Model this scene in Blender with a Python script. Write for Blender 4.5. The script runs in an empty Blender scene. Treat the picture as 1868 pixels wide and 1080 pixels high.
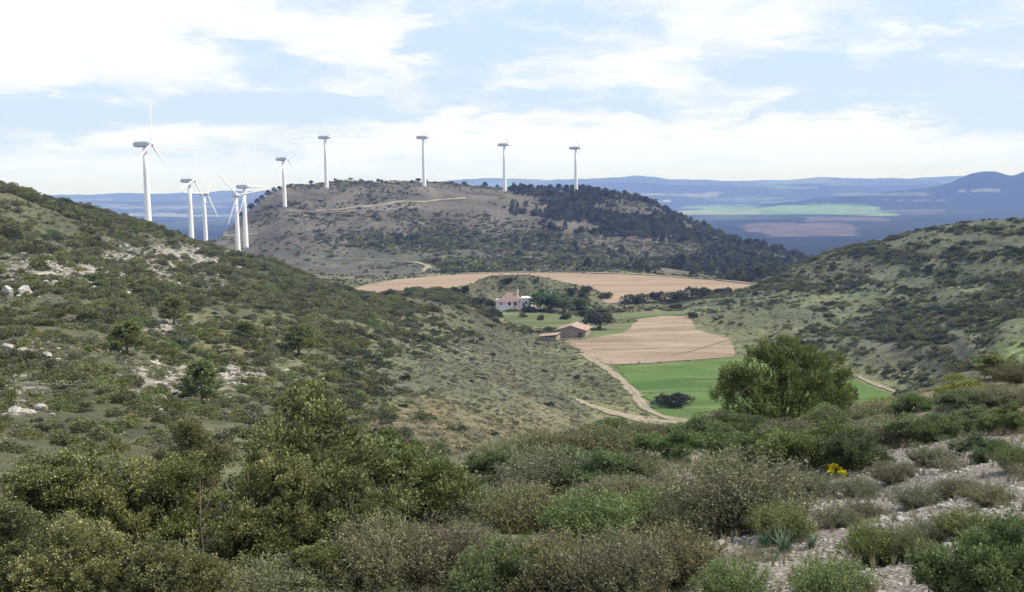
import bpy, bmesh, math, random
import numpy as np
from mathutils import Vector, Matrix, geometry

random.seed(7)
RNG = np.random.default_rng(11)
SC = bpy.context.scene
COL = SC.collection
R_ = math.radians

# ------------------------------------------------------------------ camera
F_PX, CX, CY = 2003.0, 934.0, 540.0            # focal length and centre in photograph pixels
PITCH, ROLL = R_(5.56), R_(1.0)
cF = np.array([0, math.cos(PITCH), -math.sin(PITCH)])
_R0 = np.array([1.0, 0, 0]); _U0 = np.array([0, math.sin(PITCH), math.cos(PITCH)])
cR = math.cos(ROLL) * _R0 - math.sin(ROLL) * _U0
cU = math.cos(ROLL) * _U0 + math.sin(ROLL) * _R0
cam = bpy.data.cameras.new('camera')
cam.sensor_width = 36.0
cam.lens = 36.0 * F_PX / 1868.0
cam.clip_start, cam.clip_end = 0.1, 60000.0
cam_ob = bpy.data.objects.new('camera', cam)
COL.objects.link(cam_ob)
cam_ob.matrix_world = Matrix(((cR[0], cU[0], -cF[0], 0), (cR[1], cU[1], -cF[1], 0), (cR[2], cU[2], -cF[2], 0), (0, 0, 0, 1)))
SC.camera = cam_ob

# ------------------------------------------------------------------ light
SUN_AZ, SUN_EL = R_(86), R_(50)                # azimuth clockwise from the view direction (+Y)
sun = bpy.data.lights.new('sun', 'SUN')
sun.energy, sun.angle, sun.color = 4.2, R_(0.6), (1.0, 0.94, 0.84)
sun_ob = bpy.data.objects.new('sun', sun)
COL.objects.link(sun_ob)
_sd = Vector((math.sin(SUN_AZ) * math.cos(SUN_EL), math.cos(SUN_AZ) * math.cos(SUN_EL), math.sin(SUN_EL)))
sun_ob.rotation_euler = _sd.to_track_quat('Z', 'Y').to_euler()
SC.view_settings.view_transform = 'Standard'
SC.view_settings.look = 'None'
SC.view_settings.exposure = 0.40
SC.view_settings.gamma = 1.0
SKY_STRENGTH = 0.1
HAZE_DENSITY, HAZE_COLOR = 1.3e-4, (0.27, 0.41, 1.0, 1)
SC.cycles.use_denoising = True
SC.cycles.max_bounces = 5
SC.cycles.diffuse_bounces = 3
SC.cycles.glossy_bounces = 2
SC.cycles.transmission_bounces = 3
SC.cycles.volume_bounces = 0
SC.cycles.transparent_max_bounces = 8
SC.cycles.use_adaptive_sampling = True


# ------------------------------------------------------------------ pixel helpers
def ray(px, py):
    d = cF * F_PX + cR * (px - CX) - cU * (py - CY)
    return d / math.hypot(d[0], d[1])          # unit horizontal length: z is the tangent of elevation


def project(P):
    P = np.asarray(P, float)
    f = P @ cF
    f = np.where(np.abs(f) < 1e-6, 1e-6, f)
    return CX + F_PX * (P @ cR) / f, CY - F_PX * (P @ cU) / f, f


# ------------------------------------------------------------------ world sky
class NT:
    """small helper to write node trees"""
    def __init__(self, tree):
        self.t = tree; self.n = tree.nodes; self.l = tree.links

    def add(self, typ, **kw):
        n = self.n.new(typ)
        ins = kw.pop('ins', {})
        for k, v in kw.items():
            setattr(n, k, v)
        for k, v in ins.items():
            self.put(n.inputs[k], v)
        return n

    def put(self, sock, v):
        if isinstance(v, bpy.types.NodeSocket):
            self.l.new(v, sock)
        else:
            sock.default_value = v

    def math(self, op, a, b=0.0, c=0.0, clamp=False):
        n = self.n.new('ShaderNodeMath'); n.operation = op; n.use_clamp = clamp
        self.put(n.inputs[0], a); self.put(n.inputs[1], b); self.put(n.inputs[2], c)
        return n.outputs[0]

    def vmath(self, op, a, b=(0, 0, 0)):
        n = self.n.new('ShaderNodeVectorMath'); n.operation = op
        self.put(n.inputs[0], a); self.put(n.inputs[1], b)
        return n.outputs['Value'] if op in ('LENGTH', 'DOT_PRODUCT') else n.outputs[0]

    def ramp(self, fac, lo, hi, a=0.0, b=1.0, smooth=True):
        n = self.n.new('ShaderNodeMapRange')
        n.interpolation_type = 'SMOOTHSTEP' if smooth else 'LINEAR'
        self.put(n.inputs[0], fac)
        for i, v in ((1, lo), (2, hi), (3, a), (4, b)):
            self.put(n.inputs[i], v)
        return n.outputs[0]

    def mix(self, fac, a, b, blend='MIX'):
        n = self.n.new('ShaderNodeMix'); n.data_type = 'RGBA'; n.blend_type = blend
        n.clamp_factor = True
        self.put(n.inputs[0], fac); self.put(n.inputs[6], c4(a)); self.put(n.inputs[7], c4(b))
        return n.outputs[2]

    def noise(self, vec, scale, detail=4, rough=0.55, dist=0.0, col=False):
        n = self.add('ShaderNodeTexNoise', ins={'Vector': vec, 'Scale': scale, 'Detail': detail, 'Roughness': rough, 'Distortion': dist})
        return n.outputs['Color' if col else 'Fac']


def c4(c):
    if isinstance(c, (tuple, list)) and len(c) == 3:
        return (*c, 1.0)
    return c


world = bpy.data.worlds.new('World')
SC.world = world
world.use_nodes = True
world.node_tree.nodes.clear()
W = NT(world.node_tree)
sky = W.add('ShaderNodeTexSky', sky_type='NISHITA', sun_disc=False, sun_elevation=SUN_EL, sun_rotation=SUN_AZ,
            altitude=500.0, air_density=1.0, dust_density=1.5, ozone_density=1.0)
tc = W.add('ShaderNodeTexCoord')
d = tc.outputs['Generated']
sep = W.add('ShaderNodeSeparateXYZ', ins={0: d})
dx, dy, dz = sep.outputs
zc = W.math('MAXIMUM', dz, 0.0)
den = W.math('ADD', zc, 0.10)
plane = W.add('ShaderNodeCombineXYZ', ins={0: W.math('DIVIDE', dx, den), 1: W.math('DIVIDE', dy, den), 2: 0.0}).outputs[0]
n_big = W.noise(W.vmath('ADD', plane, (3.1, 7.4, 0)), 0.85, 6, 0.55, 0.35)
n_mid = W.noise(W.vmath('ADD', plane, (1.3, 2.2, 4)), 2.3, 5, 0.6, 0.5)
# azimuth / elevation (radians), wobbled so that cloud banks get ragged edges
azn = W.math('ARCTAN2', dx, dy)
eln = W.math('ARCSINE', dz)
wob = W.noise(W.add('ShaderNodeCombineXYZ', ins={0: W.math('MULTIPLY', azn, 5.0), 1: W.math('MULTIPLY', eln, 16.0), 2: 0.0}).outputs[0], 1.9, 8, 0.66, 0.35, col=True)
wsep = W.add('ShaderNodeSeparateXYZ', ins={0: wob})
azw = W.math('ADD', azn, W.math('MULTIPLY', W.math('SUBTRACT', wsep.outputs[0], 0.5), 0.20))
elw = W.math('ADD', eln, W.math('MULTIPLY', W.math('SUBTRACT', wsep.outputs[1], 0.5), 0.065))
# cloud banks: centre and half size in photograph pixels (turned into sky directions), amount: + white, - blue grey
BANKS = [(110, 80, 260, 110, 0.55), (640, 60, 150, 45, 0.45), (700, 105, 70, 38, 0.4), (1330, 45, 150, 60, 0.3), (900, 240, 240, 48, 0.4), (240, 250, 140, 26, .2),
         (1480, 262, 320, 60, 0.42), (1160, 130, 130, 30, 0.25), (1640, 75, 130, 24, 0.35), (1560, 205, 70, 40, .2), (400, 300, 500, 22, .15), (300, 20, 300, 30, .2),
         (540, 95, 110, 36, -0.5), (840, 75, 110, 60, -0.55), (940, 85, 170, 22, -0.4), (330, 188, 380, 34, -0.5), (60, 225, 170, 38, -0.4), (590, 198, 180, 20, -.35),
         (1440, 115, 120, 46, -0.5), (1690, 150, 190, 50, -0.62), (1750, 30, 120, 34, -0.55), (1830, 225, 100, 34, -0.5), (1080, 180, 190, 26, -0.4), (1560, 170, 110, 26, -0.45),
         (1250, 190, 120, 12, -.2), (780, 200, 90, 14, -.3), (1050, 30, 120, 20, -.25), (320, 60, 60, 12, -.2)]
tot = W.math('ADD', W.math('MULTIPLY', W.math('SUBTRACT', n_big, 0.5), 1.1), W.math('MULTIPLY', W.math('SUBTRACT', n_mid, 0.5), 0.8))
for (bx, by, hx, hy, amt) in BANKS:
    v = ray(bx, by)
    a0, e0 = math.atan2(v[0], v[1]), math.atan(v[2])
    qa = W.math('DIVIDE', W.math('SUBTRACT', azw, a0), hx / F_PX)
    qe = W.math('DIVIDE', W.math('SUBTRACT', elw, e0), hy / F_PX)
    q = W.math('ADD', W.math('MULTIPLY', qa, qa), W.math('MULTIPLY', qe, qe))
    g = W.math('POWER', 2.718, W.math('MULTIPLY', q, -1.0))
    tot = W.math('MULTIPLY_ADD', g, amt, tot)
fine_n = W.noise(W.add('ShaderNodeCombineXYZ', ins={0: W.math('MULTIPLY', azw, 9.0), 1: W.math('MULTIPLY', elw, 30.0), 2: 3.0}).outputs[0], 1.6, 8, 0.66, 0.4)
tot = W.math('MULTIPLY_ADD', W.math('SUBTRACT', fine_n, 0.5), 1.5, tot)
white = W.ramp(tot, -0.40, 0.36)
low = W.ramp(dz, 0.008, 0.055, 1.0, 0.0)          # paler towards the horizon
cloud = W.mix(white, (5.3, 6.5, 8.0), (8.3, 8.45, 8.5))
cloud = W.mix(W.math('MULTIPLY', low, 0.7), cloud, (7.4, 8.6, 11.4))
skyc = W.mix(0.12, cloud, sky.outputs[0])
below = W.ramp(dz, -0.02, 0.0)
skyc = W.mix(below, (2.0, 2.0, 1.7), skyc)
# overhead the deck is duller than the bright bank towards the horizon
skyc = W.mix(W.ramp(dz, 0.22, 0.6, 0.0, 0.6), skyc, (4.4, 5.5, 8.2))
bg = W.add('ShaderNodeBackground', ins={0: skyc, 1: SKY_STRENGTH})
wo = W.add('ShaderNodeOutputWorld', ins={0: bg.outputs[0]})
world.cycles.sampling_method = 'MANUAL'
world.cycles.sample_map_resolution = 512


# ------------------------------------------------------------------ numpy noise
def _hash(ix, iy, s):
    h = (ix.astype(np.int64) * 374761393 + iy.astype(np.int64) * 668265263 + s * 974634777) & 0xFFFFFFFF
    h = ((h ^ (h >> 13)) * 1274126177) & 0xFFFFFFFF
    h = (h ^ (h >> 16)) & 0xFFFFFFFF
    return h / 4294967295.0


def vnoise(x, y, s=0):
    ix, iy = np.floor(x), np.floor(y)
    fx, fy = x - ix, y - iy
    u, v = fx * fx * fx * (fx * (fx * 6 - 15) + 10), fy * fy * fy * (fy * (fy * 6 - 15) + 10)
    a, b = _hash(ix, iy, s), _hash(ix + 1, iy, s)
    c, e = _hash(ix, iy + 1, s), _hash(ix + 1, iy + 1, s)
    return (a + (b - a) * u) * (1 - v) + (c + (e - c) * u) * v - 0.5


def fbm(x, y, s=0, o=4, g=0.5):
    t, a = np.zeros_like(x, dtype=float), 1.0
    for i in range(o):
        t = t + a * vnoise(x * 2 ** i + 17.3 * i, y * 2 ** i - 9.1 * i, s + i)
        a *= g
    return t


def sstep(a, b, x):
    t = np.clip((x - a) / (b - a), 0, 1)
    return t * t * (3 - 2 * t)


# ------------------------------------------------------------------ terrain heights
# (photo x, photo y, distance): ground seen there stands at that distance; the eye is at z = 0
SEEN = """
0 337 330;0 430 240;0 520 180;0 600 120;0 720 70;0 850 30;0 1080 9
100 365 350;100 430 270;100 500 190;100 600 120;100 700 75;100 800 42
300 425 400;300 500 250;300 600 160;300 700 90;300 780 50;200 1040 10.5
268 414 400;500 485 400;500 520 290;500 600 190;500 700 110;500 760 75;450 1040 10.3
690 538 350;700 560 310;700 620 230;700 700 160;700 770 105;700 830 60;700 1060 9.3
850 548 380;850 590 320;850 640 270;850 700 190;850 770 130;850 800 100;850 835 28
934 1080 8.4;934 900 18;1000 780 185;1100 805 32;1020 628 345;1150 745 236;1100 700 260
1300 860 20;1430 772 44;1250 1080 8.4;1300 785 40;1600 1000 10.6;1550 900 16;1560 752 42
1868 400 490;1868 470 410;1868 560 310;1868 640 230;1868 685 45;1868 760 25;1868 900 13;1868 1080 7
1700 420 500;1700 500 420;1700 580 340;1700 650 275;1700 695 235;1700 720 42;1700 1080 7.6
1560 450 545;1560 530 435;1560 620 325;1560 680 268
1450 482 540;1450 560 400;1450 620 325;1370 522 560;1290 570 395
500 357 1030;500 400 960;500 440 880;500 470 800;420 417 1030;420 442 900;435 469 850;350 443 850
600 341 1090;545 349 1065;690 336 1095;460 386 1040;600 380 1000;600 430 880;600 470 780;640 502 660
780 338 1100;780 380 1000;780 430 880;780 470 770;780 497 660
920 346 1150;920 400 980;920 450 830;920 492 680
1050 351 1200;1050 400 1000;1050 450 850;1050 494 670
1150 363 1180;1150 420 980;1150 482 740
1250 405 1120;1250 455 920;1250 499 680
1370 446 1050;1370 484 850;1370 513 670;1460 476 950
"""
# (photo x, distance, height): ground that other ground hides, and the surroundings out of frame
HID = """
0 480 -18;100 520 -22;268 480 -16;268 663 -17.5;350 600 -34;500 600 -44;0 800 -40;150 900 -50
700 460 -46;850 460 -45;600 540 -46
1430 60 -15;1430 100 -31;1430 150 -43;1430 200 -47;1100 50 -13.5;1100 80 -25;1100 120 -34;1300 60 -16;1300 110 -34;1300 160 -44
850 45 -12.5;850 72 -19;1700 70 -16;1700 120 -29;1700 190 -41;1868 90 -18;1868 150 -29;1560 70 -17;1560 130 -36;1560 190 -45
500 40 -10;300 25 -6;700 30 -8;100 20 -5
1868 580 -30;1868 850 -80;1700 590 -36;1700 850 -85;1560 660 -58;1560 900 -80;1470 700 -60
200 1150 -70;350 1000 -60;430 1200 -55;500 1300 -35;700 1350 -25;900 1400 -25;1050 1450 -30;1250 1450 -75;1400 1300 -95;1600 1300 -110
1000 300 -48;1200 300 -48;1400 280 -48;1200 420 -48;1000 520 -48;1200 580 -48;800 560 -48;1100 470 -48;1300 500 -49;900 400 -46.5
-500 330 8;-500 200 -2;-500 100 -7;-500 50 -6;-500 20 -4;-500 9 -2.9;-500 600 -15;-500 1000 -50
2400 470 -4;2400 330 -16;2400 220 -19;2400 100 -11;2400 50 -5;2400 25 -3.8;2400 9 -2.6;2400 600 -40;2400 1000 -90
"""
pa, pr, pz = [], [], []
for e in SEEN.replace('\n', ';').split(';'):
    if e.strip():
        px, py, r = map(float, e.split()); v = ray(px, py)
        pa.append(math.degrees(math.atan2(v[0], v[1]))); pr.append(r); pz.append(v[2] * r)
for e in HID.replace('\n', ';').split(';'):
    if e.strip():
        px, r, z = map(float, e.split()); v = ray(px, 540)
        pa.append(math.degrees(math.atan2(v[0], v[1]))); pr.append(r); pz.append(z)
for a, s in ((-48, .16), (-24, .165), (-12, .165), (0, .165), (12, .15), (24, .13), (48, .12)):
    pa.append(a); pr.append(3.0); pz.append(-1.65 - 3 * s)
for a in (-48, -30, -15, 0, 15, 30, 48):
    pa.append(a); pr.append(1900.0); pz.append(-130)
pa, pr, pz = map(np.array, (pa, pr, pz))
KA, KR, MQ = 5.0, 0.30, 0.55
PU, PV = pa / KA, np.log(pr) / KR
_n = len(PU)
_D = np.sqrt((PU[:, None] - PU[None]) ** 2 + (PV[:, None] - PV[None]) ** 2 + MQ * MQ)
_A = np.zeros((_n + 3, _n + 3))
_A[:_n, :_n] = _D + np.eye(_n) * -1e-3
_A[:_n, _n:] = np.stack([np.ones(_n), PU, PV], 1)
_A[_n:, :_n] = _A[:_n, _n:].T
RBFW = np.linalg.solve(_A, np.concatenate([pz / (pr + 30.0), np.zeros(3)]))


def rbf(a, r):
    out = np.empty(a.size)
    u, v = (a / KA).ravel(), (np.log(r) / KR).ravel()
    for i in range(0, u.size, 20000):
        uu, vv = u[i:i + 20000], v[i:i + 20000]
        k = np.sqrt((uu[:, None] - PU) ** 2 + (vv[:, None] - PV) ** 2 + MQ * MQ)
        out[i:i + 20000] = k @ RBFW[:_n] + RBFW[_n] + RBFW[_n + 1] * uu + RBFW[_n + 2] * vv
    return out.reshape(a.shape) * (r + 30.0)


VZ = -48.0


def on_plane(px, py, z=VZ):
    v = ray(px, py); r = z / v[2]
    return (v[0] * r, v[1] * r)


def poly_px(s, z=VZ):
    return [on_plane(*map(float, p.split()), z) for p in s.split(';')]


# outlines of the worked land on the valley floor
P_FARFIELD = poly_px('640 531;668 520;720 511;790 504;860 500;940 498;1040 498;1140 501;1240 507;1320 513;1372 519;1345 530;1280 541;1210 548;1150 553;1105 556;1088 541;1060 531;1000 527;940 526;880 527;858 532;842 542;770 536;700 536')
P_PLOUGH = poly_px('1030 622;1066 619;1118 611;1150 594;1168 581;1210 577;1256 578;1270 602;1296 610;1334 618;1340 652;1280 657;1190 663;1110 666;1074 650')
P_GREEN = poly_px('1122 668;1200 665;1290 658;1356 652;1420 655;1486 664;1536 684;1584 704;1636 722;1590 737;1500 748;1400 762;1310 768;1240 765;1196 750;1172 722;1150 700')
P_LAWN = poly_px('1062 620;1072 604;1098 594;1158 588;1140 606;1112 612')
P_MEADOW = poly_px('900 574;960 568;1040 576;1090 584;1070 601;1010 598;940 592')
P_STRIP = poly_px('1110 584;1130 572;1190 569;1262 571;1240 577;1180 578')


def seg_dist(x, y, poly):
    """signed distance to a closed outline, negative inside"""
    dmin = np.full(x.shape, 1e9); ins = np.zeros(x.shape, bool)
    n = len(poly)
    for i in range(n):
        (x0, y0), (x1, y1) = poly[i], poly[(i + 1) % n]
        ex, ey = x1 - x0, y1 - y0
        t = np.clip(((x - x0) * ex + (y - y0) * ey) / (ex * ex + ey * ey + 1e-9), 0, 1)
        dmin = np.minimum(dmin, np.hypot(x - x0 - t * ex, y - y0 - t * ey))
        c = ((y0 > y) != (y1 > y)) & (x < ex * (y - y0) / (ey + 1e-12) + x0)
        ins ^= c
    return np.where(ins, -dmin, dmin)


FLAT = [P_FARFIELD, P_PLOUGH, P_GREEN, P_LAWN, P_MEADOW, P_STRIP]
MOUND = []          # (x, y, height, rx, ry) local knolls


def knoll(px, r, h, rx, ry):
    v = ray(px, 540); MOUND.append((v[0] * r, v[1] * r, h, rx, ry))


knoll(940, 478, 7.6, 22, 16)
knoll(1005, 474, 4.2, 20, 14)
knoll(1075, 468, 2.2, 16, 11)
knoll(880, 474, 2.4, 16, 11)

RANGE = [(-900, 356), (-300, 352), (0, 356), (100, 357), (200, 355), (330, 353), (450, 350), (560, 347), (700, 340), (800, 333), (850, 328), (880, 326), (930, 329), (1000, 329), (1060, 325), (1110, 323), (1160, 323), (1220, 327),
         (1290, 329), (1360, 330), (1430, 327), (1470, 324), (1500, 321), (1540, 324), (1600, 328), (1660, 325), (1710, 322), (1760, 322), (1900, 325), (2200, 322), (2800, 325)]
MOUNT = [(1250, 392), (1350, 378), (1450, 366), (1560, 355), (1650, 346), (1700, 340), (1730, 334), (1752, 325), (1772, 317), (1795, 312), (1818, 313), (1838, 320), (1850, 320), (1868, 313), (1900, 309), (1960, 318), (2050, 330), (2300, 345)]


def prof(tab):
    A, T = [], []
    for px, py in tab:
        v = ray(px, py); A.append(math.degrees(math.atan2(v[0], v[1]))); T.append(v[2])
    return np.array(A), np.array(T)


RA, RT = prof(RANGE)
MA, MT = prof(MOUNT)


def H(x, y, detail=True):
    x, y = np.atleast_1d(np.asarray(x, float)), np.atleast_1d(np.asarray(y, float))
    r = np.hypot(x, y); az = np.degrees(np.arctan2(x, y))
    rc = np.clip(r, 3.0, 2500.0)
    azc = np.clip(az, -48, 48)
    z = rbf(azc, rc)
    back = sstep(90, 180, np.abs(az))
    if back.any():
        z = z * (1 - back * .5) + rbf(-azc, rc) * back * .5
    z = np.where(r < 3, -1.62 + (z + 1.62) * (r / 3.0), z)
    # valley floor
    dv = np.min([seg_dist(x, y, p) for p in FLAT], axis=0) if (r.max() > 150) else np.full(x.shape, 1e9)
    flat = 1 - sstep(0, 22, dv)
    zf = VZ + 0.25 * vnoise(x / 22, y / 22, 5)
    z = z * (1 - flat) + zf * flat
    for (mx, my, h, rx, ry) in MOUND:
        z = z + h * np.exp(-((x - mx) / rx) ** 2 - ((y - my) / ry) ** 2)
    if detail:
        rough = 1 - flat
        z = z + rough * (fbm(x / 30, y / 30, 21, 3) * np.clip((r - 45) / 250, 0, 1) * 2.2
                         + fbm(x / 9, y / 9, 31, 3) * np.clip((r - 8) / 60, 0, 1) * 0.8
                         + fbm(x / 2.2, y / 2.2, 41, 3) * 0.22 * np.clip(r / 5, 0, 1))
        tw = rough * sstep(110, 170, r) * (1 - sstep(520, 620, r)) * (sstep(5, 10, az) * .95 + (1 - sstep(-6, 0, az)) * .35) * np.clip(.55 + 1.2 * fbm(x / 60, y / 60, 55, 2), 0, 1)
        ph = z / 4.2 + fbm(x / 80, y / 80, 56, 2) * .8
        z = z + tw * 4.2 / 6.283 * .8 * np.sin(6.283 * ph)
        z = z + fbm(x / 90, y / 90, 51, 4) * sstep(650, 900, r) * (1 - sstep(1300, 1800, r)) * 2.2
    # the plain and the ranges beyond
    k = sstep(1350, 2600, r)
    if k.any():
        zp = -150 + fbm(x / 1500, y / 1500, 61, 4) * 26 * sstep(2000, 4000, r)
        zp = zp + fbm(x / 420, y / 420, 62, 3) * 10
        top = np.interp(az, RA, RT) * 13000 + fbm(x / 520, y / 520, 66, 5, .6) * 34
        g = np.exp(-((r - 13000) / 1500.0) ** 2)
        low = np.interp(az, RA, RT) * 10400 - 42 + fbm(x / 800, y / 800, 67, 4) * 42
        g2 = np.exp(-((r - 10400) / 1100.0) ** 2) * 0.85
        zp = zp + np.maximum(low + 150, 0) * g2
        zp = np.maximum(zp, -150 + (top + 150) * g)
        mt = np.interp(az, MA, MT, left=-.03) * 7000 + fbm(x / 300, y / 300, 71, 4) * 14
        zm = -150 + np.maximum(mt + 150, 0) * np.exp(-((r - 7000) / 650.0) ** 2)
        zp = np.where(az > 8.5, np.maximum(zp, zm), zp)
        z = z * (1 - k) + zp * k
    return z


def Hs(x, y):
    return float(H([x], [y])[0])


_rs = np.geomspace(3.2, 15000, 2500)


def hit(px, py, rmin=3.2):
    """first ground point behind a photograph pixel"""
    v = ray(px, py)
    rs = _rs[_rs >= rmin]
    z = H(v[0] * rs, v[1] * rs)
    below = np.nonzero(z > v[2] * rs)[0]
    i = below[0] if len(below) else len(rs) - 1
    r = rs[i]
    return np.array([v[0] * r, v[1] * r, z[i]]), r


def at(px, r):
    """ground point at a distance in the direction of a photograph column"""
    v = ray(px, 500)
    x, y = v[0] * r, v[1] * r
    return np.array([x, y, Hs(x, y)])


# ------------------------------------------------------------------ mesh + object helpers
def mesh_np(name, V, Fq, mats=(), attrs=None, smooth=False, mat_idx=None):
    me = bpy.data.meshes.new(name)
    V = np.asarray(V, np.float32)
    me.vertices.add(len(V)); me.vertices.foreach_set('co', V.ravel())
    Fq = np.asarray(Fq, np.int32)
    k = Fq.shape[1]
    me.loops.add(Fq.size); me.loops.foreach_set('vertex_index', Fq.ravel())
    me.polygons.add(len(Fq)); me.polygons.foreach_set('loop_start', np.arange(0, Fq.size, k, dtype=np.int32))
    if mat_idx is not None:
        me.polygons.foreach_set('material_index', np.asarray(mat_idx, np.int32))
    me.update(calc_edges=True)
    for m in mats:
        me.materials.append(m)
    for an, (typ, dat) in (attrs or {}).items():
        at_ = me.attributes.new(an, typ, 'POINT')
        dat = np.asarray(dat, np.float32 if typ != 'INT' else np.int32)
        at_.data.foreach_set({'FLOAT': 'value', 'INT': 'value', 'FLOAT_VECTOR': 'vector', 'FLOAT_COLOR': 'color'}[typ], dat.ravel())
    if smooth:
        me.polygons.foreach_set('use_smooth', np.ones(len(Fq), bool))
    return me


def obj(name, me, parent=None, link=True, loc=None):
    o = bpy.data.objects.new(name, me)
    if link:
        COL.objects.link(o)
    if parent:
        o.parent = parent
    if loc is not None:
        o.location = loc
    return o


def tag(o, label=None, cat=None, group=None, kind=None):
    if label: o['label'] = label
    if cat: o['category'] = cat
    if group: o['group'] = group
    if kind: o['kind'] = kind
    return o


def empty(name, loc=(0, 0, 0), rz=0.0):
    o = bpy.data.objects.new(name, None)
    COL.objects.link(o); o.location = loc; o.rotation_euler = (0, 0, rz); o.empty_display_size = 0.2
    return o


def copy_tree(o, parent=None):
    c = o.copy(); COL.objects.link(c)
    if parent: c.parent = parent
    for ch in o.children:
        copy_tree(ch, c)
    return c


class MB:
    """collects quads and triangles for one mesh"""
    def __init__(self):
        self.v = []; self.f = []

    def add(self, vs, fs):
        b = len(self.v)
        self.v += [tuple(p) for p in vs]
        self.f += [tuple(i + b for i in f) for f in fs]
        return self

    def box(self, x0, x1, y0, y1, z0, z1):
        return self.add([(x0, y0, z0), (x1, y0, z0), (x1, y1, z0), (x0, y1, z0), (x0, y0, z1), (x1, y0, z1), (x1, y1, z1), (x0, y1, z1)],
                        [(3, 2, 1, 0), (4, 5, 6, 7), (0, 1, 5, 4), (1, 2, 6, 5), (2, 3, 7, 6), (3, 0, 4, 7)])

    def tube(self, pts, rad, n=6):
        pts = [Vector(p) for p in pts]
        rings = []
        for i, p in enumerate(pts):
            dv = (pts[min(i + 1, len(pts) - 1)] - pts[max(i - 1, 0)]).normalized()
            s = dv.cross(Vector((0.31, 0.83, 0.11)) if abs(dv.z) > .5 else Vector((0, 0, 1))).normalized()
            t = dv.cross(s)
            rings.append([p + (s * math.cos(a) + t * math.sin(a)) * rad[i] for a in [2 * math.pi * k / n for k in range(n)]])
        vs = [q for rg in rings for q in rg]
        fs = []
        for i in range(len(pts) - 1):
            for k in range(n):
                fs.append((i * n + k, i * n + (k + 1) % n, (i + 1) * n + (k + 1) % n, (i + 1) * n + k))
        fs.append(tuple(range(n - 1, -1, -1))); fs.append(tuple(range((len(pts) - 1) * n, len(pts) * n)))
        return self.add(vs, fs)

    def mesh(self, name, mat, smooth=False):
        me = bpy.data.meshes.new(name)
        me.from_pydata(self.v, [], self.f)
        if mat: me.materials.append(mat)
        if smooth:
            me.polygons.foreach_set('use_smooth', np.ones(len(me.polygons), bool))
        me.update()
        return me

    def build(self, name, mat, parent=None, smooth=False):
        return obj(name, self.mesh(name, mat, smooth), parent)


# ------------------------------------------------------------------ materials
def new_mat(name):
    m = bpy.data.materials.new(name); m.use_nodes = True
    m.node_tree.nodes.clear()
    return m, NT(m.node_tree)


def finish(n, col, rough=0.85, spec=0.2, normal=None, translucent=None):
    p = n.add('ShaderNodeBsdfPrincipled', ins={'Base Color': col, 'Roughness': rough, 'Specular IOR Level': spec})
    if normal is not None: n.put(p.inputs['Normal'], normal)
    out = p.outputs[0]
    if translucent:
        t = n.add('ShaderNodeBsdfTranslucent', ins={0: col})
        out = n.add('ShaderNodeMixShader', ins={0: translucent, 1: out, 2: t.outputs[0]}).outputs[0]
    n.add('ShaderNodeOutputMaterial', ins={0: out})


def foliage_mat(name, dark, mid, tip, trans=0.22, vary=0.25):
    m, n = new_mat(name)
    var = n.add('ShaderNodeAttribute', attribute_name='var').outputs['Fac']
    rnd = n.add('ShaderNodeObjectInfo').outputs['Random']
    c = n.mix(n.ramp(var, 0.0, 0.5), dark, mid)
    c = n.mix(n.ramp(var, 0.6, 1.0), c, tip)
    hsv = n.add('ShaderNodeHueSaturation', ins={'Hue': n.math('MULTIPLY_ADD', rnd, 0.05, 0.475), 'Saturation': n.math('MULTIPLY_ADD', n.math('FRACT', n.math('MULTIPLY', rnd, 7.3)), vary, 1 - vary / 2),
                                               'Value': n.math('MULTIPLY_ADD', n.math('FRACT', n.math('MULTIPLY', rnd, 13.7)), vary * 1.8, 1 - vary * .9), 'Color': c})
    finish(n, hsv.outputs[0], 0.62, 0.25, translucent=trans)
    return m


def plain_mat(name, col, rough=0.7, amt=0.15, scale=3.0, spec=0.25, bump=0.0):
    m, n = new_mat(name)
    co = n.add('ShaderNodeTexCoord').outputs['Object']
    f = n.noise(co, scale, 6, 0.6)
    dk = tuple(c * (1 - amt) for c in col); lt = tuple(min(1, c * (1 + amt)) for c in col)
    nm = n.add('ShaderNodeBump', ins={'Strength': bump, 'Height': f}).outputs[0] if bump else None
    finish(n, n.mix(n.ramp(f, 0.3, 0.7), dk, lt), rough, spec, nm)
    return m


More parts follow.
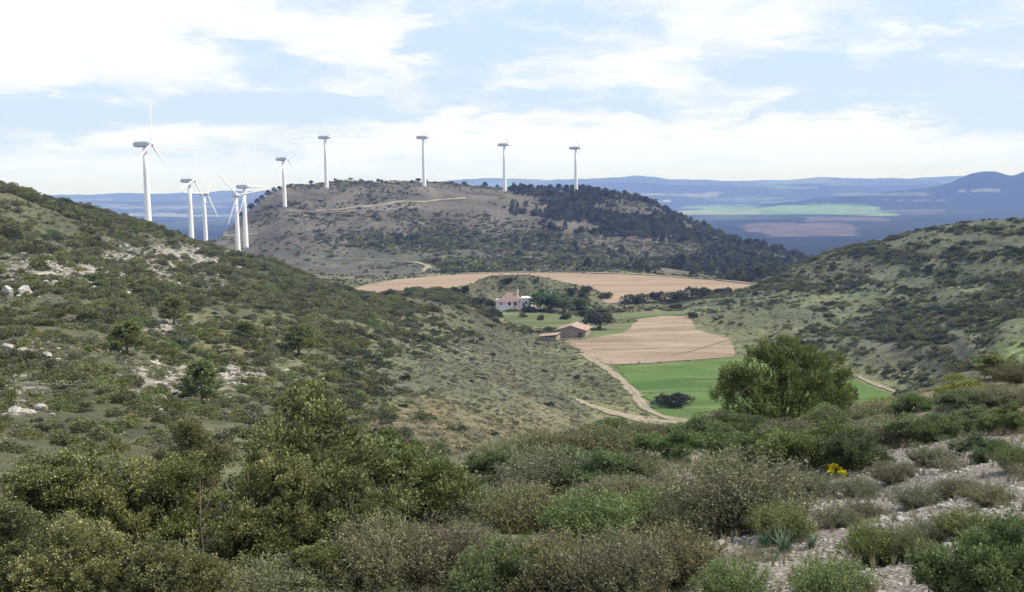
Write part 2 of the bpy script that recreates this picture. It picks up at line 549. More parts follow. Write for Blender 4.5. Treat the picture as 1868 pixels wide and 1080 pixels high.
def terrain_mat():
    m, n = new_mat('ground_cover')
    co = n.add('ShaderNodeTexCoord').outputs['Object']
    cov = n.add('ShaderNodeAttribute', attribute_name='cover').outputs['Color']
    stone = n.add('ShaderNodeAttribute', attribute_name='stony').outputs['Fac']
    fine = n.add('ShaderNodeAttribute', attribute_name='fine').outputs['Fac']
    a = n.noise(co, 0.035, 8, 0.65, 0.3)
    b = n.noise(co, 0.5, 8, 0.65)
    c = n.mix(n.ramp(a, 0.3, 0.7), n.mix(1.0, cov, (0.72, 0.78, 0.74), 'MULTIPLY'), n.mix(1.0, cov, (1.25, 1.2, 1.15), 'MULTIPLY'))
    c = n.mix(n.ramp(b, 0.35, 0.68), n.mix(1.0, c, (0.62, 0.66, 0.62), 'MULTIPLY'), c)
    tus = n.noise(co, 0.21, 7, 0.72)
    c = n.mix(n.ramp(tus, 0.5, 0.66), c, n.mix(1.0, c, (1.35, 1.28, 1.2), 'MULTIPLY'))
    c = n.mix(n.ramp(tus, 0.30, 0.45, 1.0, 0.0), c, n.mix(1.0, c, (0.62, 0.60, 0.55), 'MULTIPLY'))
    rus = n.noise(n.vmath('ADD', co, (31, 7, 0)), 0.09, 6, 0.7)
    c = n.mix(n.ramp(rus, 0.55, 0.7), c, n.mix(1.0, c, (1.22, 0.98, 0.82), 'MULTIPLY'))
    # bare stone and pebbles
    v1 = n.add('ShaderNodeTexVoronoi', feature='F1', ins={'Vector': co, 'Scale': 0.45, 'Randomness': 1.0})
    v2 = n.add('ShaderNodeTexVoronoi', feature='F1', ins={'Vector': co, 'Scale': 19.0, 'Randomness': 1.0})
    peb = n.mix(n.ramp(v2.outputs['Distance'], 0.15, 0.55), n.mix(n.add('ShaderNodeSeparateColor', ins={0: v2.outputs['Color']}).outputs[0], (0.25, 0.212, 0.177), (0.44, 0.395, 0.34)), (0.145, 0.125, 0.10))
    big = n.mix(n.add('ShaderNodeSeparateColor', ins={0: v1.outputs['Color']}).outputs[0], (0.19, 0.165, 0.135), (0.34, 0.305, 0.26))
    rockc = n.mix(fine, big, peb)
    sm = n.ramp(n.math('ADD', stone, n.math('MULTIPLY', n.math('SUBTRACT', n.noise(co, 0.55, 8, 0.75), 0.5), 2.0)), 0.48, 0.7)
    sm2 = n.ramp(n.math('ADD', stone, n.math('MULTIPLY', n.math('SUBTRACT', n.noise(co, 1.6, 6, 0.7), 0.5), 1.5)), 0.42, 0.6)
    smx = n.math('ADD', n.math('MULTIPLY', sm, n.math('SUBTRACT', 1.0, fine)), n.math('MULTIPLY', sm2, fine))
    c = n.mix(smx, c, rockc)
    h = n.math('ADD', n.math('MULTIPLY', b, 0.6), n.math('MULTIPLY', n.math('SUBTRACT', 1.0, v2.outputs['Distance']), n.math('MULTIPLY', fine, 0.12)))
    nm = n.add('ShaderNodeBump', ins={'Strength': 0.55, 'Distance': 0.35, 'Height': h}).outputs[0]
    finish(n, c, 0.92, 0.12, nm)
    return m


def plain_far_mat():
    m, n = new_mat('far_land_cover')
    co = n.add('ShaderNodeTexCoord').outputs['Object']
    cov = n.add('ShaderNodeAttribute', attribute_name='cover').outputs['Color']
    st = n.vmath('MULTIPLY', co, (1.0, 0.55, 0.0))
    w = n.noise(st, 0.0011, 8, 0.68, 0.6)
    v = n.add('ShaderNodeTexVoronoi', feature='F1', ins={'Vector': n.vmath('ADD', st, n.vmath('MULTIPLY', n.noise(st, .002, 3, .5, 0, True), (250, 250, 0))), 'Scale': 0.0028})
    vc = n.add('ShaderNodeSeparateColor', ins={0: v.outputs['Color']})
    fld = n.mix(vc.outputs[0], (0.09, 0.10, 0.05), (0.30, 0.26, 0.17))
    fld = n.mix(n.ramp(vc.outputs[1], 0.6, 0.75), fld, (0.13, 0.22, 0.07))
    rr = n.vmath('LENGTH', co)
    c = n.mix(n.math('MULTIPLY', n.ramp(w, 0.52, 0.58), n.ramp(rr, 4200.0, 8500.0, 0.12, 0.75)), cov, fld)
    sp = n.noise(co, 0.012, 6, 0.7)
    c = n.mix(n.ramp(sp, 0.4, 0.66), n.mix(1.0, c, (0.55, 0.6, 0.6), 'MULTIPLY'), c)
    finish(n, c, 0.95, 0.05)
    return m


def field_mat(name, c1, c2, c3, row=0.0, ang=0.0, scale=0.05):
    m, n = new_mat(name)
    co = n.add('ShaderNodeTexCoord').outputs['Object']
    mp = n.add('ShaderNodeMapping', ins={'Vector': co, 'Rotation': (0, 0, ang), 'Scale': (0.35, 1.4, 1)}).outputs[0]
    a = n.noise(mp, scale, 7, 0.62, 0.6)
    b = n.noise(co, 0.9, 6, 0.7)
    c = n.mix(n.ramp(a, 0.34, 0.66), c1, c2)
    c = n.mix(n.ramp(n.noise(mp, scale * 2.7, 5, 0.6, 0.8), 0.52, 0.72), c, c3)
    c = n.mix(n.ramp(b, 0.3, 0.75, 0.0, 1.0), n.mix(1.0, c, (0.8, 0.8, 0.78), 'MULTIPLY'), c)
    h = b
    if row:
        wv = n.add('ShaderNodeTexWave', wave_type='BANDS', bands_direction='Y', ins={'Vector': n.add('ShaderNodeMapping', ins={'Vector': co, 'Rotation': (0, 0, ang)}).outputs[0], 'Scale': row, 'Distortion': 2.0, 'Detail': 3, 'Detail Scale': 0.6})
        c = n.mix(n.math('MULTIPLY', wv.outputs['Fac'], 0.35), c, n.mix(1.0, c, (0.72, 0.72, 0.72), 'MULTIPLY'))
        h = n.math('ADD', b, wv.outputs['Fac'])
    nm = n.add('ShaderNodeBump', ins={'Strength': 0.5, 'Distance': 0.3, 'Height': h}).outputs[0]
    finish(n, c, 0.95, 0.08, nm)
    return m


M_TERRAIN = terrain_mat()
M_FAR = plain_far_mat()
M_SOIL = field_mat('tilled_soil', (0.31, 0.22, 0.15), (0.41, 0.31, 0.22), (0.31, 0.25, 0.145), 0.55, 0.25)
M_SOIL2 = field_mat('terraced_soil', (0.27, 0.20, 0.135), (0.41, 0.32, 0.235), (0.24, 0.20, 0.115), 0.35, -0.12, 0.06)
M_CROP = field_mat('young_crop', (0.075, 0.138, 0.036), (0.135, 0.205, 0.055), (0.19, 0.225, 0.085), 0.5, 0.2, 0.05)
M_LAWN = field_mat('meadow_grass', (0.10, 0.122, 0.050), (0.155, 0.175, 0.078), (0.235, 0.225, 0.125))
def track_mat():
    m, n = new_mat('dirt_track')
    co = n.add('ShaderNodeTexCoord').outputs['Object']
    ac = n.math('ABSOLUTE', n.add('ShaderNodeAttribute', attribute_name='across').outputs['Fac'])
    nz = n.noise(co, 0.9, 6, 0.7); nf = n.noise(co, 0.16, 5, 0.65)
    dirt = n.mix(n.ramp(nz, .3, .7), (0.22, 0.18, 0.125), (0.345, 0.295, 0.22))
    weed = n.mix(nz, (0.12, 0.12, 0.06), (0.20, 0.185, 0.10))
    mid = n.math('MULTIPLY', n.ramp(ac, 0.04, 0.13, 1.0, 0.0), n.ramp(nf, .38, .6))
    edge = n.ramp(n.math('ADD', ac, n.math('MULTIPLY', n.math('SUBTRACT', nz, .5), .5)), .30, .44)
    c = n.mix(n.math('MAXIMUM', n.math('MULTIPLY', mid, .8), edge), dirt, weed)
    nm = n.add('ShaderNodeBump', ins={'Strength': 0.5, 'Distance': 0.2, 'Height': nz}).outputs[0]
    finish(n, c, 0.95, 0.08, nm)
    return m


M_BANK = field_mat('weedy_bank', (0.13, 0.115, 0.06), (0.19, 0.165, 0.095), (0.15, 0.16, 0.07))
M_TRACK = track_mat()
M_ROCK = plain_mat('limestone', (0.36, 0.33, 0.285), 0.9, 0.3, 4.0, 0.1, 0.4)
M_CHALK = plain_mat('white_rock', (0.50, 0.475, 0.43), 0.95, 0.25, 0.8, 0.1, 0.6)
M_PEBBLE = plain_mat('pebble_stone', (0.33, 0.30, 0.255), 0.9, 0.45, 6.0, 0.1, 0.3)
M_BARK = plain_mat('bark', (0.16, 0.13, 0.10), 0.9, 0.35, 9.0, 0.1, 0.5)
M_TWIG = plain_mat('dry_twig', (0.15, 0.115, 0.085), 0.9, 0.35, 20.0, 0.1)
M_DEAD = plain_mat('bleached_wood', (0.50, 0.42, 0.33), 0.85, 0.25, 14.0, 0.1, 0.3)
L_OAK = foliage_mat('holm_oak_leaves', (0.058, 0.070, 0.028), (0.150, 0.168, 0.062), (0.36, 0.36, 0.15), 0.25, 0.2)
L_KERMES = foliage_mat('kermes_leaves', (0.069, 0.101, 0.037), (0.121, 0.167, 0.063), (0.218, 0.270, 0.103), 0.25, 0.22)
L_ROSE = foliage_mat('rosemary_leaves', (0.085, 0.094, 0.048), (0.165, 0.176, 0.090), (0.29, 0.30, 0.165), 0.25, 0.28)
L_BROOM = foliage_mat('dry_scrub_leaves', (0.092, 0.088, 0.044), (0.165, 0.160, 0.078), (0.27, 0.262, 0.135), 0.25, 0.24)
L_GREEN = foliage_mat('fresh_shrub_leaves', (0.089, 0.121, 0.037), (0.147, 0.194, 0.063), (0.252, 0.294, 0.100), 0.3, 0.2)
L_THYME = foliage_mat('thyme_leaves', (0.144, 0.125, 0.085), (0.219, 0.200, 0.131), (0.350, 0.325, 0.213), 0.15, 0.3)
L_PINE = foliage_mat('pine_needles', (0.055, 0.080, 0.028), (0.120, 0.158, 0.050), (0.25, 0.29, 0.10), 0.25, 0.12)
L_YPINE = foliage_mat('young_pine_needles', (0.085, 0.105, 0.034), (0.165, 0.190, 0.062), (0.28, 0.30, 0.11), 0.28, 0.15)
L_GARR = foliage_mat('garrigue_leaves', (0.095, 0.110, 0.046), (0.165, 0.172, 0.070), (0.26, 0.26, 0.12), 0.22, 0.4)
L_DARK = foliage_mat('dark_shrub_leaves', (0.042, 0.054, 0.027), (0.072, 0.088, 0.042), (0.125, 0.138, 0.066), 0.15, 0.4)
L_FARPINE = foliage_mat('far_pine_needles', (0.060, 0.074, 0.036), (0.098, 0.114, 0.052), (0.165, 0.170, 0.075), 0.15, 0.5)
L_BLOOM = foliage_mat('yellow_blossom', (0.400, 0.300, 0.010), (0.620, 0.480, 0.020), (0.750, 0.620, 0.050), 0.2, 0.1)
L_GORSE = foliage_mat('gorse_leaves', (0.150, 0.160, 0.030), (0.240, 0.250, 0.050), (0.360, 0.340, 0.070), 0.25, 0.15)
L_BLADE = foliage_mat('asphodel_blades', (0.075, 0.130, 0.075), (0.120, 0.200, 0.115), (0.200, 0.290, 0.180), 0.25, 0.1)
L_DRYGRASS = foliage_mat('dry_grass', (0.200, 0.170, 0.105), (0.280, 0.250, 0.150), (0.360, 0.320, 0.200), 0.25, 0.3)
L_HERB = foliage_mat('herb_leaves', (0.10, 0.10, 0.055), (0.15, 0.15, 0.085), (0.21, 0.205, 0.12), 0.2, 0.35)
M_WHITE = plain_mat('white_paint', (0.80, 0.80, 0.79), 0.45, 0.03, 0.4, 0.4)
M_GREYMETAL = plain_mat('nacelle_paint', (0.52, 0.53, 0.54), 0.5, 0.06, 0.6, 0.4)
M_PLASTER = plain_mat('whitewash', (0.72, 0.69, 0.66), 0.9, 0.1, 0.6, 0.1)
M_TILE = plain_mat('clay_tiles', (0.27, 0.185, 0.155), 0.9, 0.25, 1.6, 0.1)
M_TILEPALE = plain_mat('pale_clay_tiles', (0.34, 0.25, 0.19), 0.9, 0.35, 1.1, 0.1)
M_STONEWALL = plain_mat('grey_stonework', (0.30, 0.25, 0.21), 0.95, 0.3, 2.2, 0.1, 0.4)
M_GLASS = plain_mat('dark_glass', (0.03, 0.035, 0.04), 0.15, 0.1, 1.0, 0.5)
M_WOOD = plain_mat('door_wood', (0.12, 0.08, 0.05), 0.7, 0.3, 5.0, 0.2)

# ------------------------------------------------------------------ haze (a closed box of even air)
_hb = MB().box(-15000, 15000, -1700, 16500, -190.0, 165.0)
haze = _hb.build('haze', None)
hm, hn = new_mat('haze_air')
pv = hn.add('ShaderNodeVolumePrincipled', ins={'Color': HAZE_COLOR, 'Density': HAZE_DENSITY, 'Anisotropy': 0.0, 'Absorption Color': (1, 1, 1, 1)})
hn.add('ShaderNodeOutputMaterial', ins={'Volume': pv.outputs[0]})
haze.data.materials.append(hm)
tag(haze, 'pale blue haze filling the air over the valley and the plain', 'haze', kind='stuff')

# ------------------------------------------------------------------ terrain sheets
AZF = np.radians(np.concatenate([np.arange(-62, -30, 1.0), np.arange(-30, 30.001, 0.14), np.arange(31, 62.1, 1.0)]))
AZB = np.radians(np.concatenate([np.arange(-180, -62, 6.0), np.degrees(AZF), np.arange(66, 180.1, 6.0)]))


def ellipse(px, py, cx, cy, rx, ry):
    return np.exp(-((px - cx) / rx) ** 2 - ((py - cy) / ry) ** 2)


def cover(x, y, z):
    """real ground cover: colour, stoniness and fineness of the stones at each ground point"""
    r = np.hypot(x, y); az = np.degrees(np.arctan2(x, y))
    px, py, f = project(np.stack([x, y, z], -1))
    px = np.where(f > 1, px, -9999)
    C = np.zeros(x.shape + (3,)); stone = np.zeros(x.shape)

    def lay(c, m):
        C[:] = C * (1 - m[..., None]) + np.array(c) * m[..., None]
    n1 = fbm(x / 25, y / 25, 81, 4) + .5
    lay((0.135, 0.135, 0.080), np.ones(x.shape))
    near = 1 - np.where(px < 800, sstep(15, 28, r), sstep(35, 70, r))
    lay((0.20, 0.165, 0.125), near)
    left = sstep(15, 28, r) * (1 - sstep(430, 600, r)) * (1 - sstep(-1, 4, az))
    lay((0.122, 0.120, 0.072), left)
    smooth = ellipse(px, py, 930, 690, 260, 90) * sstep(80, 120, r) * (1 - sstep(340, 420, r))
    lay((0.140, 0.138, 0.092), np.clip(smooth * 1.5, 0, 1))
    rusty = np.clip(ellipse(px, py, 860, 790, 200, 40) * 1.2 + ellipse(px, py, 770, 745, 50, 25), 0, 1) * (r > 60) * (r < 220)
    lay((0.21, 0.165, 0.10), rusty * .8)
    right = sstep(110, 150, r) * (1 - sstep(560, 700, r)) * sstep(7, 10, az)
    lay((0.118, 0.128, 0.076), right)
    lay((0.14, 0.13, 0.10), np.clip(ellipse(px, py, 1660, 640, 150, 40) * 1.1, 0, 1) * right)
    lay((0.18, 0.23, 0.09), np.clip(ellipse(px, py, 1850, 640, 50, 18) * 1.3, 0, 1) * right)
    lay((0.17, 0.185, 0.10), np.clip(ellipse(px, py, 1600, 540, 130, 14) * 1.3, 0, 1) * right)
    cen = sstep(620, 680, r) * (1 - sstep(1400, 1600, r))
    lay((0.125, 0.110, 0.092), cen)
    lay((0.105, 0.108, 0.072), cen * np.clip(ellipse(px, py, 720, 470, 200, 20), 0, 1))
    lay((0.085, 0.085, 0.055), cen * sstep(1150, 1300, px))
    # stones
    stone += np.clip(ellipse(px, py, 150, 495, 210, 38) * 1.05 + ellipse(px, py, 330, 470, 110, 30) * .8, 0, 1) * left * .60
    stone += np.clip(ellipse(px, py, 300, 700, 120, 34) + ellipse(px, py, 450, 682, 60, 16), 0, 1) * left * .72
    stone += np.clip(ellipse(px, py, 290, 600, 50, 22) + ellipse(px, py, 40, 720, 60, 60) * .8 + ellipse(px, py, 70, 345, 60, 22) + ellipse(px, py, 60, 640, 50, 30) * .6, 0, 1) * left * .66
    stone += left * .15
    stone += cen * (.12 + .5 * np.clip(ellipse(px, py, 700, 378, 150, 10), 0, 1))
    stone += right * .05 + right * .5 * np.clip(ellipse(px, py, 1740, 655, 60, 10), 0, 1)
    stone += near * (.2 + .55 * sstep(1150, 1450, px) * sstep(740, 850, py) + .55 * ellipse(px, py, 1225, 855, 60, 22))
    # worked valley edges
    dv = np.min([seg_dist(x, y, p) for p in FLAT], axis=0)
    e = (1 - sstep(2, 26, dv + 10 * (n1 - .5))) * (r > 150)
    lay((0.20, 0.20, 0.105), e * .8)
    C *= (1 + 0.5 * (n1 - .5))[..., None]
    return np.clip(C, 0, 1), np.clip(stone, 0, 1), near


def far_cover(x, y, z):
    r = np.hypot(x, y)
    px, py, f = project(np.stack([x, y, z], -1))
    C = np.zeros(x.shape + (3,)); C[:] = (0.016, 0.023, 0.015)  # dark woods tone, with the plain's cloud shadow put into the colour

    def lay(c, m):
        m = np.clip(m, 0, 1) * (r > 1800)
        C[:] = C * (1 - m[..., None]) + np.array(c) * m[..., None]
    wx = px + fbm(x / 260, y / 260, 91, 3) * 60
    wy = py + fbm(x / 420, y / 420, 92, 3) * 7
    bx = lambda x0, x1, y0, y1: ((wx > x0) & (wx < x1) & (wy > y0) & (wy < y1)).astype(float)
    lay((0.035, 0.036, 0.028), ellipse(px, py, 1650, 390, 300, 14) * .5)
    lay((0.17, 0.26, 0.08), bx(1255, 1620, 377, 391))
    lay((0.27, 0.29, 0.14), bx(1240, 1400, 383, 391))
    lay((0.13, 0.21, 0.07), bx(1480, 1580, 372, 377) * .7)
    lay((0.22, 0.2, 0.13), bx(1560, 1720, 384, 387) * .7)
    lay((0.10, 0.15, 0.06), bx(1300, 1460, 366, 369) * .8)
    lay((0.24, 0.22, 0.15), bx(1330, 1420, 360, 362) * .8 + bx(1620, 1740, 364, 366) * .6)
    lay((0.06, 0.08, 0.04), bx(1250, 1400, 396, 402))
    lay((0.12, 0.095, 0.065), bx(1380, 1560, 406, 428))
    lay((0.12, 0.10, 0.07), bx(1470, 1620, 396, 404))
    lay((0.45, 0.43, 0.37), bx(1745, 1835, 345, 347) * .4 + bx(1180, 1215, 367, 370) * .7 + bx(1460, 1500, 344, 346) * .5)
    lay((0.24, 0.24, 0.17), bx(180, 420, 390, 395) + bx(150, 380, 376, 379) * .6)
    lay((0.19, 0.18, 0.12), bx(1060, 1300, 352, 357) + bx(1500, 1700, 352, 357) * .6)
    return C


def sheet(name, azs, rs, kind, mat, wrap=False, far=False):
    A, Rr = np.meshgrid(azs, rs, indexing='xy')
    x, y = Rr * np.sin(A), Rr * np.cos(A)
    z = H(x, y)
    nr, na = x.shape
    i = np.arange(nr - 1)[:, None] * na + np.arange(na - 1)[None]
    Fq = np.stack([i, i + 1, i + na + 1, i + na], -1).reshape(-1, 4)[:, ::-1]
    V = np.stack([x, y, z], -1).reshape(-1, 3)
    if far:
        Cc = far_cover(x, y, z)
        at_ = {'cover': ('FLOAT_COLOR', np.concatenate([Cc, np.ones(Cc.shape[:-1] + (1,))], -1))}
    else:
        Cc, st, nf = cover(x, y, z)
        at_ = {'cover': ('FLOAT_COLOR', np.concatenate([Cc, np.ones(Cc.shape[:-1] + (1,))], -1)), 'stony': ('FLOAT', st), 'fine': ('FLOAT', nf)}
    o = obj(name, mesh_np(name, V, Fq, [mat], at_, smooth=True))
    tag(o, kind=kind)
    return o


R1 = np.concatenate([[0.05, .5, 1, 1.6, 2.2], np.geomspace(3.0, 1600, 560)])
sheet('terrain', AZB, R1, 'structure', M_TERRAIN)
R2 = np.geomspace(1600, 7400, 190)
sheet('plain', AZF, R2, 'structure', M_FAR, far=True)
R3 = np.geomspace(7400, 16000, 130)
sheet('distant_hills', AZF, R3, 'structure', M_FAR, far=True)


def patch(name, poly, mat, lift, step=4.0, wiggle=0.8, label=None):
    """a sheet of worked land that follows the ground"""
    pts = []
    n = len(poly)
    for i in range(n):
        a, b = np.array(poly[i]), np.array(poly[(i + 1) % n])
        L = np.linalg.norm(b - a); k = max(1, int(L / (step * .7)))
        for j in range(k):
            p = a + (b - a) * j / k
            p = p + wiggle * np.array([vnoise(np.array([p[0] / 5]), np.array([p[1] / 5]), 3)[0], vnoise(np.array([p[0] / 5]), np.array([p[1] / 5]), 4)[0]]) * 2
            pts.append(p)
    nb = len(pts)
    P = np.array(pts)
    gx, gy = np.meshgrid(np.arange(P[:, 0].min(), P[:, 0].max(), step), np.arange(P[:, 1].min(), P[:, 1].max(), step))
    gx, gy = gx.ravel(), gy.ravel()
    ins = seg_dist(gx, gy, pts) < -step * .5
    allp = np.concatenate([P, np.stack([gx[ins], gy[ins]], -1)])
    vs, es, fs, *_ = geometry.delaunay_2d_cdt([Vector(p) for p in allp], [(i, (i + 1) % nb) for i in range(nb)], [list(range(nb))], 1, 1e-4)
    X = np.array([v[0] for v in vs]); Y = np.array([v[1] for v in vs])
    Z = H(X, Y) + lift
    me = bpy.data.meshes.new(name)
    me.from_pydata(list(zip(X, Y, Z)), [], [tuple(f) for f in fs])
    me.materials.append(mat)
    me.polygons.foreach_set('use_smooth', np.ones(len(me.polygons), bool))
    me.update()
    if len(me.polygons) and me.polygons[0].normal.z < 0:
        me.flip_normals()
    o = obj(name, me)
    tag(o, label, kind='structure')
    return o


def ribbon(name, pts, w, mat, lift=0.12, step=2.0):
    """a track: centre line through world points, draped on the ground"""
    P = np.array(pts, float)[:, :2]
    out = []
    for a, b in zip(P[:-1], P[1:]):
        k = max(1, int(np.linalg.norm(b - a) / step))
        out += [a + (b - a) * j / k for j in range(k)]
    out.append(P[-1]); P = np.array(out)
    for _ in range(6):
        P[1:-1] = (P[:-2] + 2 * P[1:-1] + P[2:]) / 4
    T = np.gradient(P, axis=0); T /= np.linalg.norm(T, axis=1)[:, None] + 1e-9
    N = np.stack([-T[:, 1], T[:, 0]], -1)
    ww = w * (1 + .5 * vnoise(P[:, 0] / 7, P[:, 1] / 7, 9))
    cols = np.linspace(-.5, .5, 9)
    V = []
    e1 = w * (.5 * vnoise(P[:, 0] / 2.3, P[:, 1] / 2.3, 12)); e2 = w * (.5 * vnoise(P[:, 0] / 2.3, P[:, 1] / 2.3, 13))
    for c in cols:
        q = P + N * (ww * c + np.where(c > 0, e1, e2) * abs(c) * 2)[:, None]
        V.append(np.stack([q[:, 0], q[:, 1], H(q[:, 0], q[:, 1]) + lift], -1))
    V = np.stack(V, 1)
    n, k = V.shape[:2]
    i = np.arange(n - 1)[:, None] * k + np.arange(k - 1)[None]
    Fq = np.stack([i, i + 1, i + k + 1, i + k], -1).reshape(-1, 4)[:, ::-1]
    o = obj(name, mesh_np(name, V.reshape(-1, 3), Fq, [mat], {'across': ('FLOAT', np.tile(cols, n))}, smooth=True))
    tag(o, kind='structure')
    return o


patch('far_field', P_FARFIELD, M_SOIL, 0.14, 6)
patch('ploughed_field', P_PLOUGH, M_SOIL2, 0.13, 4)
patch('crop_field', P_GREEN, M_CROP, 0.12, 4)
patch('lawn', P_LAWN, M_LAWN, 0.14, 3)
patch('meadow', P_MEADOW, M_LAWN, 0.13, 3)
patch('field_strip', P_STRIP, M_LAWN, 0.13, 3)
for q_ in ('1078 625;1100 623;1135 621;1172 620', '1080 638;1120 638;1165 637;1205 635', '1225 650;1270 640;1300 628;1334 620'):
    ribbon('grass_bank', [on_plane(*map(float, p.split())) for p in q_.split(';')], 0.8, M_BANK, 0.16)
W_ = lambda s: [hit(*map(float, p.split()))[0] for p in s.split(';')]
ribbon('field_path', [on_plane(*p) for p in ((1062, 645), (1100, 668), (1140, 697), (1160, 722), (1176, 744), (1210, 764), (1300, 773))], 2.8, M_TRACK, 0.12)
ribbon('valley_track', [on_plane(*p) for p in ((1050, 757), (1110, 754), (1180, 766), (1260, 778), (1330, 782), (1420, 776))], 5.5, M_TRACK, 0.12)
ribbon('field_edge_path', [on_plane(*p) for p in ((1440, 652), (1486, 658), (1530, 674), (1580, 696), (1640, 719))], 2.0, M_TRACK, 0.14)
ribbon('hill_track', W_('575 386;640 381;700 377;760 370;820 364;850 362'), 5.0, M_TRACK, 0.5, 6)
ribbon('hill_track', W_('520 384;560 386;610 388;660 384'), 3.0, M_TRACK, 0.5, 6)
ribbon('dirt_road', W_('560 471;620 473;700 475;748 479'), 1.8, M_TRACK, 0.5, 4)
ribbon('dirt_road', W_('744 479;764 481;780 486;784 491;772 497'), 4.6, M_TRACK, 0.5, 4)
ribbon('dirt_road', W_('395 436;412 434;430 431;470 427'), 4.0, M_TRACK, 0.5, 5)
ribbon('field_road', [on_plane(*p) for p in ((840, 500.5), (940, 497), (1040, 497), (1140, 500), (1240, 506), (1320, 512), (1368, 518))], 4.0, M_TRACK, 0.5, 6)


# ------------------------------------------------------------------ vegetation shapes (all about one metre across, scaled when placed)
def unit(v):
    return v / (np.linalg.norm(v, axis=-1, keepdims=True) + 1e-9)


def rand_dir(n, g):
    return unit(g.normal(size=(n, 3)))


def leaf_quads(P, D, L, Wd, g, bend=0.2):
    """diamond leaves: base points, directions, lengths, widths"""
    n = len(P)
    D = unit(D); S = unit(np.cross(D, rand_dir(n, g))); N = np.cross(S, D)
    L = np.broadcast_to(L, n)[:, None]; Wd = np.broadcast_to(Wd, n)[:, None]
    mid = P + D * L * .5
    V = np.stack([P, mid + S * Wd * .5 + N * L * bend * .4, P + D * L - N * L * bend, mid - S * Wd * .5 + N * L * bend * .4], 1).reshape(-1, 3)
    Fq = np.arange(n * 4).reshape(n, 4)
    return V, Fq


def lobes(g, k, w=.36, h=.3, z0=.25, zr=.5, rmin=.16, rmax=.3):
    """the lumps that make up a crown"""
    out = []
    for i in range(k):
        a = g.uniform(0, 2 * math.pi); q = math.sqrt(g.uniform()) * w
        out.append((q * math.cos(a), q * math.sin(a), z0 + g.uniform() * zr * (1 - .6 * (q / w) ** 2), g.uniform(rmin, rmax)))
    return np.array(out)


def crown(g, lb, n, L, Wd, shell=.16, flat=.85, outward=.7):
    i = g.choice(len(lb), n, p=lb[:, 3] ** 2 / (lb[:, 3] ** 2).sum())
    u = rand_dir(n, g)
    u[:, 2] = np.where(u[:, 2] < -.35, -u[:, 2], u[:, 2])
    rho = 1 - np.abs(g.normal(0, shell, n)) + g.normal(0, .05, n)
    # lumpy outline: sprigs stick out
    sprig = np.array([vnoise(u[:, 0] * 3.5 + i * 7.1, u[:, 1] * 3.5 + u[:, 2] * 2.9 + i * 3.3, 5)]).ravel()
    rho = rho * (1 + .45 * sprig)
    P = lb[i, :3] + u * (lb[i, 3] * rho)[:, None] * np.array([1, 1, flat])
    D = u * outward + rand_dir(n, g) * .7 + np.array([0, 0, .25])
    keep = P[:, 2] > .01
    P, D = P[keep], D[keep]
    m = len(P)
    V, Fq = leaf_quads(P, D, L * g.uniform(.6, 1.3, m), Wd * g.uniform(.7, 1.25, m), g)
    clump = vnoise(P[:, 0] * 5 + 9, P[:, 1] * 5 + P[:, 2] * 4, 8) * .9 + .5
    var = np.clip(.62 * g.uniform(0, 1, m) + .38 * clump, 0, 1)
    return V, Fq, np.repeat(var, 4)


def clumped(g, lb, nc, per, L, Wd, cr=(.05, .10), flat=.9):
    """a crown of many small leaf clumps sitting on its lobes, with gaps between them"""
    i = g.choice(len(lb), nc, p=lb[:, 3] ** 2 / (lb[:, 3] ** 2).sum())
    u = rand_dir(nc, g)
    u[:, 2] = np.where(u[:, 2] < -.3, -u[:, 2], u[:, 2])
    c = lb[i, :3] + u * (lb[i, 3] * g.uniform(.62, 1.12, nc))[:, None]
    c = c[c[:, 2] > .03]; nc = len(c)
    rad = g.uniform(cr[0], cr[1], nc)
    j = np.repeat(np.arange(nc), per); n = len(j)
    v = rand_dir(n, g); rho = np.sqrt(g.uniform(.15, 1, n))
    P = c[j] + v * (rad[j] * rho)[:, None] * np.array([1, 1, flat])
    ctr = np.array([0, 0, lb[:, 2].mean() * .6])
    D = v * .55 + unit(c - ctr)[j] * .6 + rand_dir(n, g) * .6 + np.array([0, 0, .25])
    keep = P[:, 2] > .01
    P, D, jj, vv = P[keep], D[keep], j[keep], v[keep]
    m = len(P)
    V, Fq = leaf_quads(P, D, L * g.uniform(.6, 1.3, m), Wd * g.uniform(.7, 1.25, m), g)
    ct = g.uniform(-.22, .22, nc)
    var = np.clip(g.uniform(0, .8, m) + .12 + ct[jj] + .1 * vv[:, 2], 0, 1)
    return V, Fq, np.repeat(var, 4)


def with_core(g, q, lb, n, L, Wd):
    """adds dark leaves deep inside a crown; its inner shade is put into their colour"""
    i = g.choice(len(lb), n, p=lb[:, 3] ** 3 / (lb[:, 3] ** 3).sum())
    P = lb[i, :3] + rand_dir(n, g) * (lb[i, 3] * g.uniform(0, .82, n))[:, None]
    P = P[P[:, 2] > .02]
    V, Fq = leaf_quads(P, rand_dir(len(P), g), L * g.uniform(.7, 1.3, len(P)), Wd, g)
    return np.concatenate([q[0], V]), np.concatenate([q[1], Fq + len(q[0])]), np.concatenate([q[2], np.full(len(V), .05)])  # low var darkens the crown's gaps: inner shade painted as leaf colour


